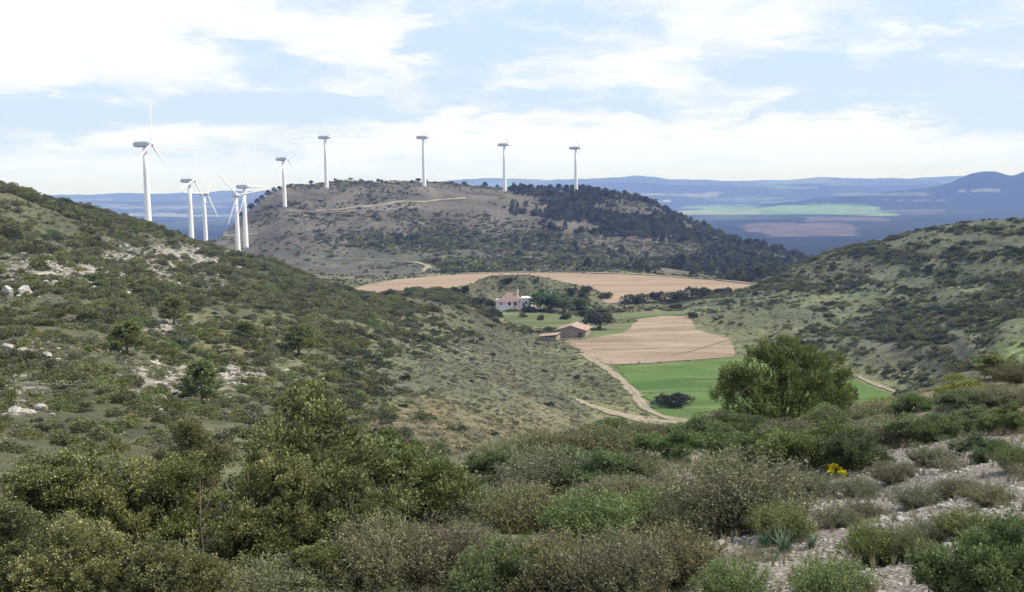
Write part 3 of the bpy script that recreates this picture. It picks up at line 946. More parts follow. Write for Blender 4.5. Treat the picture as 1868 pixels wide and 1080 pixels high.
def twiggy(g, nst, per, spread, h, L, Wd, lo=.25, curve=.25):
    """upright twigs fanning out of one foot, with small leaves along them; returns leaves and twig lines"""
    VP, VD, lines, vv = [], [], [], []
    for s in range(nst):
        a = g.uniform(0, 2 * math.pi); q = math.sqrt(g.uniform()) * spread
        top = np.array([q * math.cos(a), q * math.sin(a), h * g.uniform(.55, 1.0) * (1 - .35 * (q / spread) ** 2)])
        foot = np.array([q * .18 * math.cos(a), q * .18 * math.sin(a), 0])
        side = g.normal(size=3) * np.array([.07, .07, 0.03])
        t = np.linspace(0, 1, 5)[:, None]
        pts = foot + (top - foot) * t + np.array([math.cos(a), math.sin(a), 0]) * curve * q * (t * (1 - t)) + side * np.sin(t * 3.1)
        lines.append(pts)
        tt = g.uniform(lo, 1.0, per)
        k = np.clip((tt * 4).astype(int), 0, 3); fr = (tt * 4 - k)[:, None]
        p = pts[k] * (1 - fr) + pts[k + 1] * fr
        dr = unit(pts[k + 1] - pts[k])
        p = p + g.normal(size=(per, 3)) * .022
        VP.append(p); VD.append(dr * .8 + rand_dir(per, g) * .8)
        vv.append(np.clip(g.uniform(0, .7, per) + .35 * tt - .05 + g.normal(0, .06), 0, 1))
    P, D, var = np.concatenate(VP), np.concatenate(VD), np.concatenate(vv)
    m = len(P)
    V, Fq = leaf_quads(P, D, L * g.uniform(.6, 1.35, m), Wd * g.uniform(.7, 1.3, m), g, .1)
    return V, Fq, np.repeat(var, 4), lines


def twig_mesh(name, lines, r0, mat, n=3):
    b = MB()
    for pts in lines:
        k = len(pts)
        b.tube(pts, [r0 * (1 - .8 * i / (k - 1)) for i in range(k)], n)
    return b.mesh(name, mat)


def leaf_mesh(name, q, mat):
    return mesh_np(name, q[0], q[1], [mat], {'var': ('FLOAT', q[2])})


def merged(name, parts, mats):
    """one mesh out of several leaf clouds with their own materials"""
    V = np.concatenate([p[0] for p in parts]); off = np.cumsum([0] + [len(p[0]) for p in parts[:-1]])
    Fq = np.concatenate([p[1] + o for p, o in zip(parts, off)])
    var = np.concatenate([p[2] for p in parts])
    mi = np.concatenate([np.full(len(p[1]), i) for i, p in enumerate(parts)])
    return mesh_np(name, V, Fq, mats, {'var': ('FLOAT', var)}, mat_idx=mi)


g0 = np.random.default_rng(5)


def limbs(g, k, w, h, r0, n=6):
    """a short forked trunk with limbs"""
    b = MB()
    hb = h * g.uniform(.1, .18)
    for i in range(k):
        a = 2 * math.pi * i / k + g.uniform(-.4, .4); q = w * g.uniform(.35, .8)
        t = np.linspace(0, 1, 6)
        pts = [(q * math.cos(a) * (s ** 1.3) + g.normal() * .015, q * math.sin(a) * (s ** 1.3) + g.normal() * .015, h * g.uniform(.6, .9) * s if s else -.02) for s in t]
        pts.sort(key=lambda p: p[2])
        b.tube(pts, [r0 * (1 - .85 * s) for s in t], n)
        for j in range(2):
            p0 = Vector(pts[2 + j]); a2 = a + g.uniform(-1.2, 1.2)
            e = p0 + Vector((math.cos(a2) * w * .4, math.sin(a2) * w * .4, h * .25))
            b.tube([p0, (p0 + e) / 2 + Vector((0, 0, .02)), e], [r0 * .4, r0 * .25, r0 * .08], 4)
    return b


# each kind: list of (foliage mesh, stem mesh)
KIND = {}
KIND['oak'] = []
for i in range(4):
    lb = np.concatenate([lobes(g0, 9, .33, .3, .22, .62, .15, .25), lobes(g0, 10, .36, .2, .10, .3, .14, .22)])
    q = clumped(g0, lb, 400, 92, .0175, .0135, (.03, .075))
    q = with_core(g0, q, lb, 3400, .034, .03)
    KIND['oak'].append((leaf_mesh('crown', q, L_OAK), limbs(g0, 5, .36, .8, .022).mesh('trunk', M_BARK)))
KIND['kermes'] = []
for i in range(3):
    lb = lobes(g0, 15, .4, .2, .10, .42, .12, .22)
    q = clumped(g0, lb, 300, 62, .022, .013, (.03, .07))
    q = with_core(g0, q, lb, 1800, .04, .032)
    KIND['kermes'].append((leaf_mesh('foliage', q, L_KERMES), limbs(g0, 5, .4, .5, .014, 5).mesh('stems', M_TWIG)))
KIND['rosemary'] = []
for i in range(3):
    q = twiggy(g0, 210, 58, .5, .75, .032, .009, .3)
    KIND['rosemary'].append((leaf_mesh('foliage', q, L_ROSE), twig_mesh('stems', q[3], .006, M_TWIG)))
KIND['scrub'] = []
for i in range(3):
    q = twiggy(g0, 260, 40, .5, .72, .028, .012, .35, .5)
    KIND['scrub'].append((leaf_mesh('foliage', q, L_BROOM), twig_mesh('stems', q[3], .007, M_TWIG)))
KIND['green'] = []
for i in range(3):
    q = twiggy(g0, 190, 56, .5, .7, .04, .014, .15, .3)
    KIND['green'].append((leaf_mesh('foliage', q, L_GREEN), twig_mesh('stems', q[3], .006, M_TWIG)))
KIND['gorse'] = []
for i in range(2):
    q = crown(g0, lobes(g0, 10, .36, .2, .1, .45, .13, .22), 3200, .05, .02, .2, .95)
    KIND['gorse'].append((leaf_mesh('foliage', q, L_GORSE), limbs(g0, 4, .4, .5, .014, 5).mesh('stems', M_TWIG)))


def asphodel_mesh(g, n=70):
    V, Fq, var = [], [], []
    for i in range(n):
        a = g.uniform(0, 6.28); q = g.uniform(.1, .5); h = g.uniform(.45, .95); w = g.uniform(.018, .03)
        c, s = math.cos(a), math.sin(a); off = g.normal(size=2) * .06
        b = len(V)
        for t, ww in ((0, 1), (.5, .9), (1, .05)):
            r = q * t ** 1.6; z = h * t - .18 * t ** 3 * q
            V += [(off[0] + r * c - s * w * ww / 2, off[1] + r * s + c * w * ww / 2, z), (off[0] + r * c + s * w * ww / 2, off[1] + r * s - c * w * ww / 2, z)]
        Fq += [(b, b + 1, b + 3, b + 2), (b + 2, b + 3, b + 5, b + 4)]
        var += [g.uniform()] * 6
    return np.array(V), np.array(Fq), np.array(var)


def pine_tree_mesh(g, nb, per, hgt, wid, L, Wd, leaders=1, tuft=9, spread=.0, lift=.5, low=.06):
    """tufts of needles on upswept branches round one or more leaders; returns needle cloud and trunk builder"""
    P, D, var = [], [], []
    tb = MB()
    for l in range(leaders):
        a = 2 * math.pi * l / max(1, leaders) + .3
        o = np.array([math.cos(a) * spread, math.sin(a) * spread, 0]) if leaders > 1 else np.zeros(3)
        hh = hgt * (1 if l == 0 else g.uniform(.62, .8))
        tb.tube([o * .2 + np.array([0, 0, -.03]), o * .6 + np.array([0, 0, hh * .35]), o + np.array([0, 0, hh * .93])], [.018, .013, .003], 6)
        for b in range(nb):
            t = low + (.97 - low) * (b + g.uniform()) / nb
            h = hh * t
            ln = wid * (1 - t) ** .75 * g.uniform(.65, 1.15) + .05
            aa = b * 2.4 + g.uniform(-.5, .5)
            p0 = o * (.2 + .8 * t) + np.array([0, 0, h])
            dirv = np.array([math.cos(aa), math.sin(aa), 0])
            e = p0 + dirv * ln + np.array([0, 0, ln * lift * g.uniform(.6, 1.3)])
            m = p0 + dirv * ln * .55 + np.array([0, 0, ln * .1])
            tb.tube([p0, m, e], [.006, .004, .0015], 4)
            for k in range(per):
                s = g.uniform(.25, 1.02)
                c = (p0 * (1 - s) ** 2 + 2 * m * s * (1 - s) + e * s * s) + g.normal(size=3) * .028
                dd = unit(dirv * .6 + np.array([0, 0, .55]) + g.normal(size=3) * .35)
                for z in range(tuft):
                    P.append(c + dd * g.uniform(0, .03)); D.append(dd * .55 + g.normal(size=3) * .55)
                    var.append(np.clip(g.uniform(0, .75) + .25 * s + (k % 3 == 0) * .1, 0, 1))
        for k in range(6):
            c = o + np.array([0, 0, hh * g.uniform(.88, 1.0)])
            for z in range(tuft):
                P.append(c); D.append(np.array([0, 0, .7]) + g.normal(size=3) * .4); var.append(g.uniform(.3, 1))
    P, D = np.array(P), np.array(D)
    m = len(P)
    V, Fq = leaf_quads(P, D, L * g.uniform(.7, 1.25, m), Wd * g.uniform(.8, 1.2, m), g, .05)
    return (V, Fq, np.repeat(np.array(var), 4)), tb


KIND['pine'] = []
PL = np.array([(-.04, 0, .57, .05), (.0, .02, .50, .07), (-.10, -.02, .47, .08), (.07, .04, .45, .08), (-.17, .03, .42, .085), (.15, -.03, .41, .08), (-.02, 0, .34, .13), (-.25, -.02, .36, .085), (-.33, .03, .29, .09),
               (-.28, .1, .18, .12), (-.40, -.05, .19, .09), (.17, .05, .33, .11), (.25, -.03, .40, .08), (.34, .04, .36, .085), (.40, 0, .27, .09), (.42, .06, .15, .10), (.27, .12, .18, .13), (.10, -.15, .16, .13), (-.14, -.15, .16, .13), (0, .16, .14, .16), (.30, -.12, .14, .12),
               (-.34, -.1, .08, .11), (-.12, -.2, .06, .11), (.08, -.22, .06, .11), (.34, -.14, .06, .11), (-.02, -.1, .24, .14), (.2, -.12, .26, .11), (-.2, -.1, .27, .1)])
PL[:, 3] *= .86
q = clumped(g0, PL, 430, 64, .036, .006, (.018, .045), 1.0)
tb = MB()
for (lx, ly, lz, lr) in PL:
    tb.tube([(lx * .06, ly * .06, -.02), (lx * .4, ly * .4, lz * .35), (lx * .8, ly * .8, lz * .8), (lx, ly, lz + lr * .6)], [.012, .009, .005, .002], 5)
KIND['pine'].append((leaf_mesh('crown', q, L_PINE), tb.mesh('trunk', M_BARK)))
for i in range(2):
    q, tb = pine_tree_mesh(g0, 34, 16, 1.0, .32, .07, .013, 1, 9, 0, .45, .2)
    KIND['pine'].append((leaf_mesh('crown', q, L_YPINE), tb.mesh('trunk', M_BARK)))
KIND['far_pine'] = []
for i in range(3):
    q, tb = pine_tree_mesh(g0, 22, 7, 1.0, .24 + .05 * i, .11, .05, 1, 5, 0, .3, .14)
    KIND['far_pine'].append((leaf_mesh('crown', q, L_FARPINE), tb.mesh('trunk', M_BARK)))
KIND['round_tree'] = []
for i in range(3):
    q = crown(g0, lobes(g0, 11, .3, .3, .32, .5, .15, .24), 1300, .085, .06, .2)
    KIND['round_tree'].append((leaf_mesh('crown', q, L_FARPINE if i else L_KERMES), limbs(g0, 4, .25, .75, .025, 5).mesh('trunk', M_BARK)))
KIND['far_bush'] = []
for i in range(3):
    q = clumped(g0, np.concatenate([lobes(g0, 10, .36, .25, .12, .5, .15, .24), lobes(g0, 8, .4, .1, .06, .14, .12, .2)]), 150, 14, .075, .05, (.05, .1))
    KIND['far_bush'].append((leaf_mesh('crown', q, (L_FARPINE, L_DARK, L_GARR)[i]), limbs(g0, 4, .3, .5, .02, 5).mesh('trunk', M_BARK)))
# hillside shrubs: leaf clumps only
MIDS = []
for i in range(4):
    q = crown(g0, lobes(g0, 9, .36, .2, .08, .36, .14, .24), 900, .068, .05, .2)
    MIDS.append(leaf_mesh('garrigue_shrub', q, L_GARR))
for i in range(3):
    q = crown(g0, lobes(g0, 8, .34, .2, .08, .34, .15, .25), 800, .075, .055, .2)
    MIDS.append(leaf_mesh('dark_shrub', q, L_DARK))
for i in range(2):
    q = crown(g0, lobes(g0, 9, .36, .2, .08, .3, .14, .22), 800, .07, .04, .22)
    MIDS.append(leaf_mesh('grey_shrub', q, L_ROSE))
for i in range(2):
    q = crown(g0, lobes(g0, 9, .36, .2, .08, .36, .14, .24), 900, .068, .048, .2)
    MIDS.append(leaf_mesh('green_shrub', q, L_GREEN))
FARS = []
for i in range(3):
    q = crown(g0, lobes(g0, 6, .34, .2, .08, .3, .16, .26), 90, .2, .16, .2)
    FARS.append(leaf_mesh('far_garrigue', q, L_GARR))
for i in range(3):
    q = crown(g0, lobes(g0, 6, .34, .2, .08, .34, .16, .26), 90, .2, .16, .2)
    FARS.append(leaf_mesh('far_dark_shrub', q, L_DARK))


def rock_mesh(g, name, mat, sub=2, flat=.6):
    bm = bmesh.new()
    bmesh.ops.create_icosphere(bm, subdivisions=sub, radius=.5)
    pl = [(Vector(rand_dir(1, g)[0]), g.uniform(.26, .42)) for _ in range(9)]
    for v in bm.verts:
        for nrm, dd in pl:
            e = v.co.dot(nrm) - dd
            if e > 0: v.co -= nrm * e
        v.co += Vector(g.normal(size=3) * .014)
        v.co.z = v.co.z * flat + .12
    me = bpy.data.meshes.new(name); bm.to_mesh(me); bm.free(); me.materials.append(mat)
    return me


ROCKS = [rock_mesh(g0, 'rock', M_ROCK, 2, .5 + .3 * g0.uniform()) for _ in range(6)]
PEBBLES = [rock_mesh(g0, 'pebble', M_PEBBLE, 1, .6) for _ in range(5)]


# ------------------------------------------------------------------ scattering (only for what nobody could count)
def stuff_scatter(name, meshes, P, rot, scl, idx, label, cat):
    """one object: points that carry copies of a few small meshes"""
    col = bpy.data.collections.new(name + '_source')
    for i, me in enumerate(meshes):
        o = bpy.data.objects.new('%s_source_%03d' % (name, i), me); col.objects.link(o)
    me = bpy.data.meshes.new(name)
    n = len(P)
    me.vertices.add(n); me.vertices.foreach_set('co', np.asarray(P, np.float32).ravel())
    for an, typ, key, dat in (('rot', 'FLOAT_VECTOR', 'vector', rot), ('scl', 'FLOAT_VECTOR', 'vector', scl), ('idx', 'INT', 'value', idx)):
        a = me.attributes.new(an, typ, 'POINT')
        a.data.foreach_set(key, np.asarray(dat, np.int32 if typ == 'INT' else np.float32).ravel())
    me.update()
    o = obj(name, me)
    ng = bpy.data.node_groups.new(name + '_nodes', 'GeometryNodeTree')
    ng.interface.new_socket('Geometry', in_out='INPUT', socket_type='NodeSocketGeometry')
    ng.interface.new_socket('Geometry', in_out='OUTPUT', socket_type='NodeSocketGeometry')
    N = ng.nodes; Lk = ng.links
    gi, go = N.new('NodeGroupInput'), N.new('NodeGroupOutput')
    ci = N.new('GeometryNodeCollectionInfo'); ci.inputs['Collection'].default_value = col
    ci.inputs['Separate Children'].default_value = True; ci.inputs['Reset Children'].default_value = True
    ip = N.new('GeometryNodeInstanceOnPoints'); ip.inputs['Pick Instance'].default_value = True

    def attr(nm, dt):
        a = N.new('GeometryNodeInputNamedAttribute'); a.data_type = dt; a.inputs['Name'].default_value = nm
        return a.outputs['Attribute']
    Lk.new(gi.outputs[0], ip.inputs['Points']); Lk.new(ci.outputs[0], ip.inputs['Instance'])
    Lk.new(attr('idx', 'INT'), ip.inputs['Instance Index'])
    er = N.new('FunctionNodeEulerToRotation'); Lk.new(attr('rot', 'FLOAT_VECTOR'), er.inputs[0]); Lk.new(er.outputs[0], ip.inputs['Rotation'])
    Lk.new(attr('scl', 'FLOAT_VECTOR'), ip.inputs['Scale'])
    Lk.new(ip.outputs[0], go.inputs[0])
    md = o.modifiers.new('scatter', 'NODES'); md.node_group = ng
    tag(o, label, cat, kind='stuff')
    return o


def cloud_pts(n, az0, az1, r0, r1, g):
    a = np.radians(g.uniform(az0, az1, n)); r = np.sqrt(g.uniform(r0 * r0, r1 * r1, n))
    return r * np.sin(a), r * np.cos(a), r


def visible(x, y, z, up):
    """can the point `up` above the ground be seen from the eye?"""
    ok = np.ones(len(x), bool)
    r = np.hypot(x, y)
    for t in np.geomspace(.04, .985, 30):
        zz = H(x * t, y * t, False)
        ok &= ~((zz + .0) > (z + up) * t + .4)
    return ok


TRACKS = [o for o in COL.objects if 'track' in o.name or 'path' in o.name or 'road' in o.name]
_tp = np.concatenate([np.array([v.co[:2] for v in o.data.vertices])[4::9] for o in TRACKS])


def off_track(x, y, d):
    keep = np.ones(len(x), bool)
    for i in range(0, len(x), 4000):
        dd = (x[i:i + 4000, None] - _tp[None, :, 0]) ** 2 + (y[i:i + 4000, None] - _tp[None, :, 1]) ** 2
        keep[i:i + 4000] = dd.min(1) > d * d
    return keep


gs = np.random.default_rng(23)


_hv = ray(936, 540)
HX = (_hv[0] * 438, _hv[1] * 438)


def hill_shrubs():
    """candidates for every shrub on the hills: position, size, kind"""
    X, Y, S, K = [], [], [], []
    # left hill
    x, y, r = cloud_pts(62000, -29, 7, 34, 440, gs)
    z = H(x, y); px, py, f = project(np.stack([x, y, z], -1))
    cl = fbm(x / 16, y / 16, 101, 3) + .5
    _, st, _ = cover(x, y, z)
    smooth = np.clip(1.6 * ellipse(px, py, 930, 700, 250, 95) + 1.2 * ellipse(px, py, 1080, 690, 90, 60) + ellipse(px, py, 860, 790, 220, 40), 0, 1)
    dens = np.clip(.42 + 2.0 * (cl - .42), .16, 1) * (1 - .82 * np.clip(st * 1.45 - .12, 0, 1)) * (1 - .93 * smooth)
    dv = np.min([seg_dist(x, y, p) for p in FLAT], axis=0)
    k = (gs.uniform(size=len(x)) < dens) & (dv > 3) & off_track(x, y, 4)
    s = np.clip(gs.lognormal(.0, .7, len(x)) * (.75 + .6 * np.clip(cl, 0, 1)), .35, 4.0) * (1 - .4 * smooth)
    s = np.minimum(s, .25 + r / 60)
    kind = np.where(gs.uniform(size=len(x)) < .13 + .5 * smooth, gs.integers(4, 7, len(x)), np.where(gs.uniform(size=len(x)) < .22, gs.integers(7, 9, len(x)), np.where(gs.uniform(size=len(x)) < .08, gs.integers(9, 11, len(x)), gs.integers(0, 4, len(x)))))
    X.append(x[k]); Y.append(y[k]); S.append(s[k]); K.append(kind[k])
    # right hill
    x, y, r = cloud_pts(60000, 7, 30, 110, 600, gs)
    z = H(x, y); px, py, f = project(np.stack([x, y, z], -1))
    cl = .75 * fbm(z / 2.4 + 40, (x + y) / 45, 111, 3) + .5 * fbm(x / 12, y / 12, 112, 3) + .5
    band = np.clip(ellipse(px, py, 1720, 455, 280, 28) + ellipse(px, py, 1640, 600, 230, 45) + ellipse(px, py, 1830, 520, 120, 20) * .6 + ellipse(px, py, 1420, 520, 110, 18), 0, 1)
    dens = np.clip((cl - .5) * 2.2, 0.06, 1) * .5 + band * np.clip((cl - .34) * 2.6, 0, 1) * .85 + .25 * sstep(1500, 1800, px) * np.clip((cl - .35) * 2, 0, 1)
    dens *= 1 - .8 * np.clip(ellipse(px, py, 1850, 640, 50, 18) + ellipse(px, py, 1420, 590, 140, 40), 0, 1)
    dv = np.min([seg_dist(x, y, p) for p in FLAT], axis=0)
    k = (gs.uniform(size=len(x)) < dens) & (dv > 4) & off_track(x, y, 4)
    s = np.clip(gs.lognormal(.2, .55, len(x)), .4, 4.2)
    u = gs.uniform(size=len(x))
    kind = np.where(u < .42, gs.integers(4, 7, len(x)), np.where(u < .86, gs.integers(0, 4, len(x)), np.where(u < .92, gs.integers(7, 9, len(x)), gs.integers(9, 11, len(x)))))
    X.append(x[k]); Y.append(y[k]); S.append(s[k]); K.append(kind[k])
    # central hill
    x, y, r = cloud_pts(75000, -17, 17, 640, 1230, gs)
    z = H(x, y); px, py, f = project(np.stack([x, y, z], -1))
    cl = fbm(x / 60, y / 60, 121, 3) + .5
    band = np.clip(ellipse(px, py, 720, 440, 160, 16) + ellipse(px, py, 860, 488, 70, 12) + ellipse(px, py, 1000, 480, 160, 18) * .5, 0, 1)
    dens = np.clip((cl - .42) * 2.0, .04, 1) * .55 + band * .5
    dens *= 1 - .6 * np.clip(ellipse(px, py, 700, 352, 200, 16) + ellipse(px, py, 960, 400, 60, 20), 0, 1)
    dv = seg_dist(x, y, P_FARFIELD)
    k = (gs.uniform(size=len(x)) < dens) & (dv > 5) & off_track(x, y, 6)
    s = np.clip(gs.lognormal(.55, .5, len(x)), .8, 5.5) * (1 + .7 * band)
    kind = np.where(gs.uniform(size=len(x)) < .42, gs.integers(14, 17, len(x)), gs.integers(11, 14, len(x)))
    X.append(x[k]); Y.append(y[k]); S.append(s[k]); K.append(kind[k])
    # round the knoll and along the far field
    x, y, r = cloud_pts(26000, -12, 15, 405, 660, gs)
    z = H(x, y); px, py, f = project(np.stack([x, y, z], -1))
    kn = np.max([np.exp(-((x - m[0]) / m[3] / 1.25) ** 2 - ((y - m[1]) / m[4] / 1.25) ** 2) for m in MOUND], axis=0)
    dv = np.min([seg_dist(x, y, p) for p in FLAT], axis=0)
    hb = np.hypot(x - HX[0], (y - HX[1]) * .8)
    cl = fbm(x / 14, y / 14, 171, 3) + .5
    k = (gs.uniform(size=len(x)) < np.clip(.10 + cl * .35, 0, 1) + kn * .55) & (dv > 1.2) & off_track(x, y, 3) & (hb > 14) & (~((px < 700) & (r < 440)))
    s = np.clip(gs.lognormal(.1, .42, len(x)), .5, 2.6) * (1 - .4 * kn)
    u = gs.uniform(size=len(x))
    kind = np.where(u < .38, gs.integers(4, 7, len(x)), np.where(u < .72, gs.integers(0, 4, len(x)), np.where(u < .9, gs.integers(7, 9, len(x)), gs.integers(9, 11, len(x)))))
    X.append(x[k]); Y.append(y[k]); S.append(s[k]); K.append(kind[k])
    return map(np.concatenate, (X, Y, S, K))


# ------------------------------------------------------------------ things placed one by one
def bounds(me):
    v = np.empty(len(me.vertices) * 3, np.float32); me.vertices.foreach_get('co', v); v = v.reshape(-1, 3)
    lo, hi = np.percentile(v, 1.5, 0), np.percentile(v, 98.5, 0)
    return hi - lo, hi[2]


BOUND = {}


def plant(name, kind, var, P, w, h, label, cat, group, rz=None, parts=('foliage', 'stems'), sink=.03):
    """a plant of width w and height h (metres) standing at P"""
    fol, stem = KIND[kind][var % len(KIND[kind])]
    if fol.name not in BOUND:
        BOUND[fol.name] = bounds(fol)
    ext, top = BOUND[fol.name]
    e = empty(name, (P[0], P[1], P[2] - sink * h), random.uniform(0, 6.28) if rz is None else rz)
    sx = w / (.5 * (ext[0] + ext[1]))
    e.scale = (sx * random.uniform(.95, 1.05), sx * random.uniform(.95, 1.05), .9 * h / top)
    tag(e, label, cat, group)
    obj(parts[0], fol, e); obj(parts[1], stem, e)
    return e


def plant_px(name, kind, var, px, py, wpx, hpx, label, cat, group, rz=None, parts=('foliage', 'stems'), rmin=3.2):
    P, r = hit(px, py, rmin)
    m = np.dot(P, cF) / F_PX                    # metres per photograph pixel there
    return plant(name, kind, var, P, wpx * m, hpx * m, label, cat, group, rz, parts)


CT = ('crown', 'trunk')
G_OAK = 'holm oaks of the thicket close to the camera'
for (px, py, w, h, v, lab) in [
    (555, 985, 300, 300, 0, 'tallest olive green holm oak, its crown rising above the whole thicket'),
    (345, 900, 140, 150, 1, 'small holm oak whose rounded top shows behind the thicket, beside the tallest one'),
    (70, 1000, 250, 180, 2, 'wide holm oak with yellowish leaf tips on the thicket\'s outer end by the picture edge'),
    (205, 1020, 240, 215, 3, 'holm oak in the middle of the thicket with pale grey green sprays'),
    (335, 1025, 220, 205, 1, 'dark holm oak filling the hollow just below the small rounded one'),
    (455, 1050, 200, 240, 2, 'shaded holm oak directly in front of the tallest oak'),
    (735, 965, 230, 190, 3, 'yellow green holm oak at the thicket\'s end beside the grey scrub'),
    (640, 1025, 210, 190, 0, 'holm oak with bronze leaf tips between the tallest oak and the yellow green one'),
    (10, 1085, 240, 190, 1, 'low holm oak in the bottom corner under the wide yellowish oak'),
    (150, 1110, 220, 170, 0, 'low holm oak along the bottom edge with grey leaves'),
    (300, 1110, 200, 140, 3, 'low dark holm oak at the bottom edge next to the bleached dead branch'),
    (560, 1085, 170, 110, 2, 'low holm oak shoot at the bottom edge in front of the bronze tipped one'),
    (130, 905, 190, 80, 2, 'flat topped holm oak behind the wide yellowish oak'),
    (610, 905, 120, 110, 3, 'upright holm oak peeping out behind the shoulder of the tallest oak'),
]:
    plant_px('holm_oak', 'oak', v, px, py, w, h, lab, 'oak', G_OAK, parts=CT)

G_PINE = 'young pines among the scrub'
plant_px('pine_tree', 'pine', 0, 1428, 772, 182, 168, 'bushy young pine with several leaders standing in front of the green field', 'pine', G_PINE, 0.0, CT)
plant_px('pine_tree', 'pine', 1, 369, 738, 72, 92, 'lone slender pine with a bare stem beside the stony bare patch', 'pine', G_PINE, .9, CT)
for (px, py, w, h, v, lab) in [(545, 650, 62, 66, 2, 'yellow green young pine on the hillside above the lone slender pine'),
                               (232, 645, 66, 66, 1, 'yellow green young pine on the hillside above the stony bare patch'),
                               (318, 592, 46, 58, 2, 'pale green young pine beside the small rubble patch on the hillside'),
                               (448, 622, 50, 40, 1, 'round dark pine between two yellow green pines on the hillside')]:
    plant_px('pine_tree', 'pine', v, px, py, w, h, lab, 'pine', G_PINE, None, CT)
plant_px('pine_tree', 'pine', 2, 1812, 695, 60, 52, 'dark green young pine at the slope edge beside the yellow green gorse', 'pine', G_PINE, None, CT)

# the scrub of the near slope: kind, foot x, foot y, width, height, look, where
NEAR = """
scrub 800 1070 190 125|brown tipped scrub bush at the foot of the yellow green oak
kermes 905 1092 170 120|dark green bush at the bottom edge between two olive scrub bushes
scrub 1015 1090 190 125|olive brown scrub bush in the bottom middle of the picture
rosemary 1125 1090 180 130|grey feathery bush at the bottom edge beside the olive brown scrub
scrub 1225 1060 170 110|low brown scrub bush next to the stony ground at the bottom
rosemary 850 965 150 85|pale grey bush under the end of the oak thicket
scrub 960 975 160 88|dry brown scrub bush among grey bushes in the middle of the slope
green 1075 985 150 92|green leaved bush among grey bushes downhill of the reddish scrub
green 1180 965 120 74|fresh green bush touching the big dark stemmed rosemary
rosemary 1000 900 170 85|grey green bush with a dark hollow underneath, middle of the slope
kermes 905 885 120 62|low green bush beside the outermost yellow green oak
kermes 1085 885 160 74|green kermes oak bush behind the dark hollowed grey one
rosemary 1150 880 130 60|low grey bush beside the pale stony gap
scrub 1010 835 130 52|dark olive scrub on the slope edge in front of the valley track
scrub 1095 828 140 56|flowering olive brown scrub on the slope edge below the valley track
kermes 1215 838 130 58|dark green bush on the slope edge beside the pale stony gap
rosemary 700 1085 180 150|grey bush at the bottom edge in front of the bronze tipped oak
rosemary 615 1095 150 75|low grey tuft at the bottom edge beside the oak shoot
rosemary 480 1098 190 75|flat grey green tuft at the bottom edge under the shaded oak
rosemary 1350 965 230 150|big dark stemmed rosemary bush in front of the kermes oaks
kermes 1375 850 160 78|green kermes oak bush under the bushy young pine
kermes 1480 858 190 92|broad dark bellied kermes oak bush behind the yellow flowers
kermes 1572 858 120 82|upright kermes oak bush beside the yellow flowers
green 1310 880 90 48|pale green low bush beside the pale stony gap
kermes 1285 812 130 50|kermes oak bush on the slope edge facing the green field
green 1425 985 110 70|fresh green bush beside the asphodel clump
green 1600 1030 118 78|mixed green bush alone on the stony ground
rosemary 1655 1022 80 66|grey tuft growing against the mixed green bush on stony ground
green 1515 1095 140 75|bright green bush at the bottom edge on stones
green 1335 1095 120 75|yellowish green bush at the bottom edge by the brown scrub
kermes 1810 1105 240 165|large dark green bush in the bottom corner of the stony slope
rosemary 1735 1085 110 90|pale thistly bush against the large corner bush
kermes 1850 1015 130 75|green bush at the picture edge above the large corner bush
green 1770 985 110 55|yellow green bush uphill of the large corner bush
kermes 1692 805 110 55|green bush on the slope below the yellow green gorse
kermes 1765 790 110 50|dark green bush on the slope under the dark young pine
kermes 1840 790 100 55|dense dark green bush at the picture edge under the dark pine
rosemary 1618 808 120 50|grey bush beside the end kermes oak on the slope
rosemary 1700 850 85 36|low grey bush in the middle of the stony slope
kermes 1795 845 110 55|bright leaved dark bush at the upper stony slope
green 1855 860 70 50|green bush at the picture edge on the upper stony slope
rosemary 1672 925 90 42|brownish grey bush on the stony slope uphill of the lone mixed bush
scrub 1748 905 80 34|dry brown bush among the stones of the right slope
rosemary 1560 905 80 38|grey bush just downhill of the yellow flowers
scrub 1632 880 80 36|dry brown bush between the yellow flowers and the stones
rosemary 1470 905 110 46|grey green bush between the rosemary with dark stems and the yellow flowers
scrub 1440 800 100 36|dry scrub right under the bushy young pine
kermes 1535 790 120 50|kermes oak bush beside the bushy young pine's foot
kermes 1340 790 110 40|kermes oak bush under the outer branches of the bushy pine
rosemary 1605 765 90 34|grey bush on the slope edge below the field's pointed end
gorse 1598 752 78 26|small yellowish bush on the slope edge at the field's pointed end
kermes 1668 752 90 36|green bush on the slope edge beyond the yellowish bush
kermes 1770 745 90 36|green bush on the slope edge between gorse and dark pine
rosemary 1830 738 90 38|grey bush on the slope edge near the picture edge
scrub 1855 700 80 40|olive brown bush on the ridge at the picture edge
kermes 1500 825 110 40|kermes oak bush tucked behind the broad dark bellied one
kermes 1120 802 110 36|green bush on the slope edge directly below the valley track
scrub 1180 805 100 34|brown bush on the slope edge under the track's bend
rosemary 925 845 120 48|grey bush at the slope edge above the dry scrub
scrub 1130 925 120 60|reddish brown scrub bush in the middle of the slope
rosemary 1235 985 120 80|grey bush leaning on the rosemary with dark stems
scrub 1260 930 90 48|brown scrub beside the pale stony gap, above the grey leaning bush
rosemary 1700 985 80 40|low grey tuft on stones uphill of the pale thistly bush
scrub 1805 920 90 36|dry low tuft on the upper stony slope beside the picture edge
rosemary 1530 960 80 36|low grey tuft on the bare stones below the yellow flowers
scrub 1575 945 70 30|dry low tuft on the bare stones above the lone mixed bush
"""
NAMES = {'scrub': ('dry_scrub_bush', 'scrub bush'), 'rosemary': ('rosemary_bush', 'rosemary bush'), 'kermes': ('kermes_oak_bush', 'kermes oak'), 'green': ('green_bush', 'green bush'), 'gorse': ('gorse_bush', 'gorse')}
G_NEAR = 'scrub bushes on the near slope'
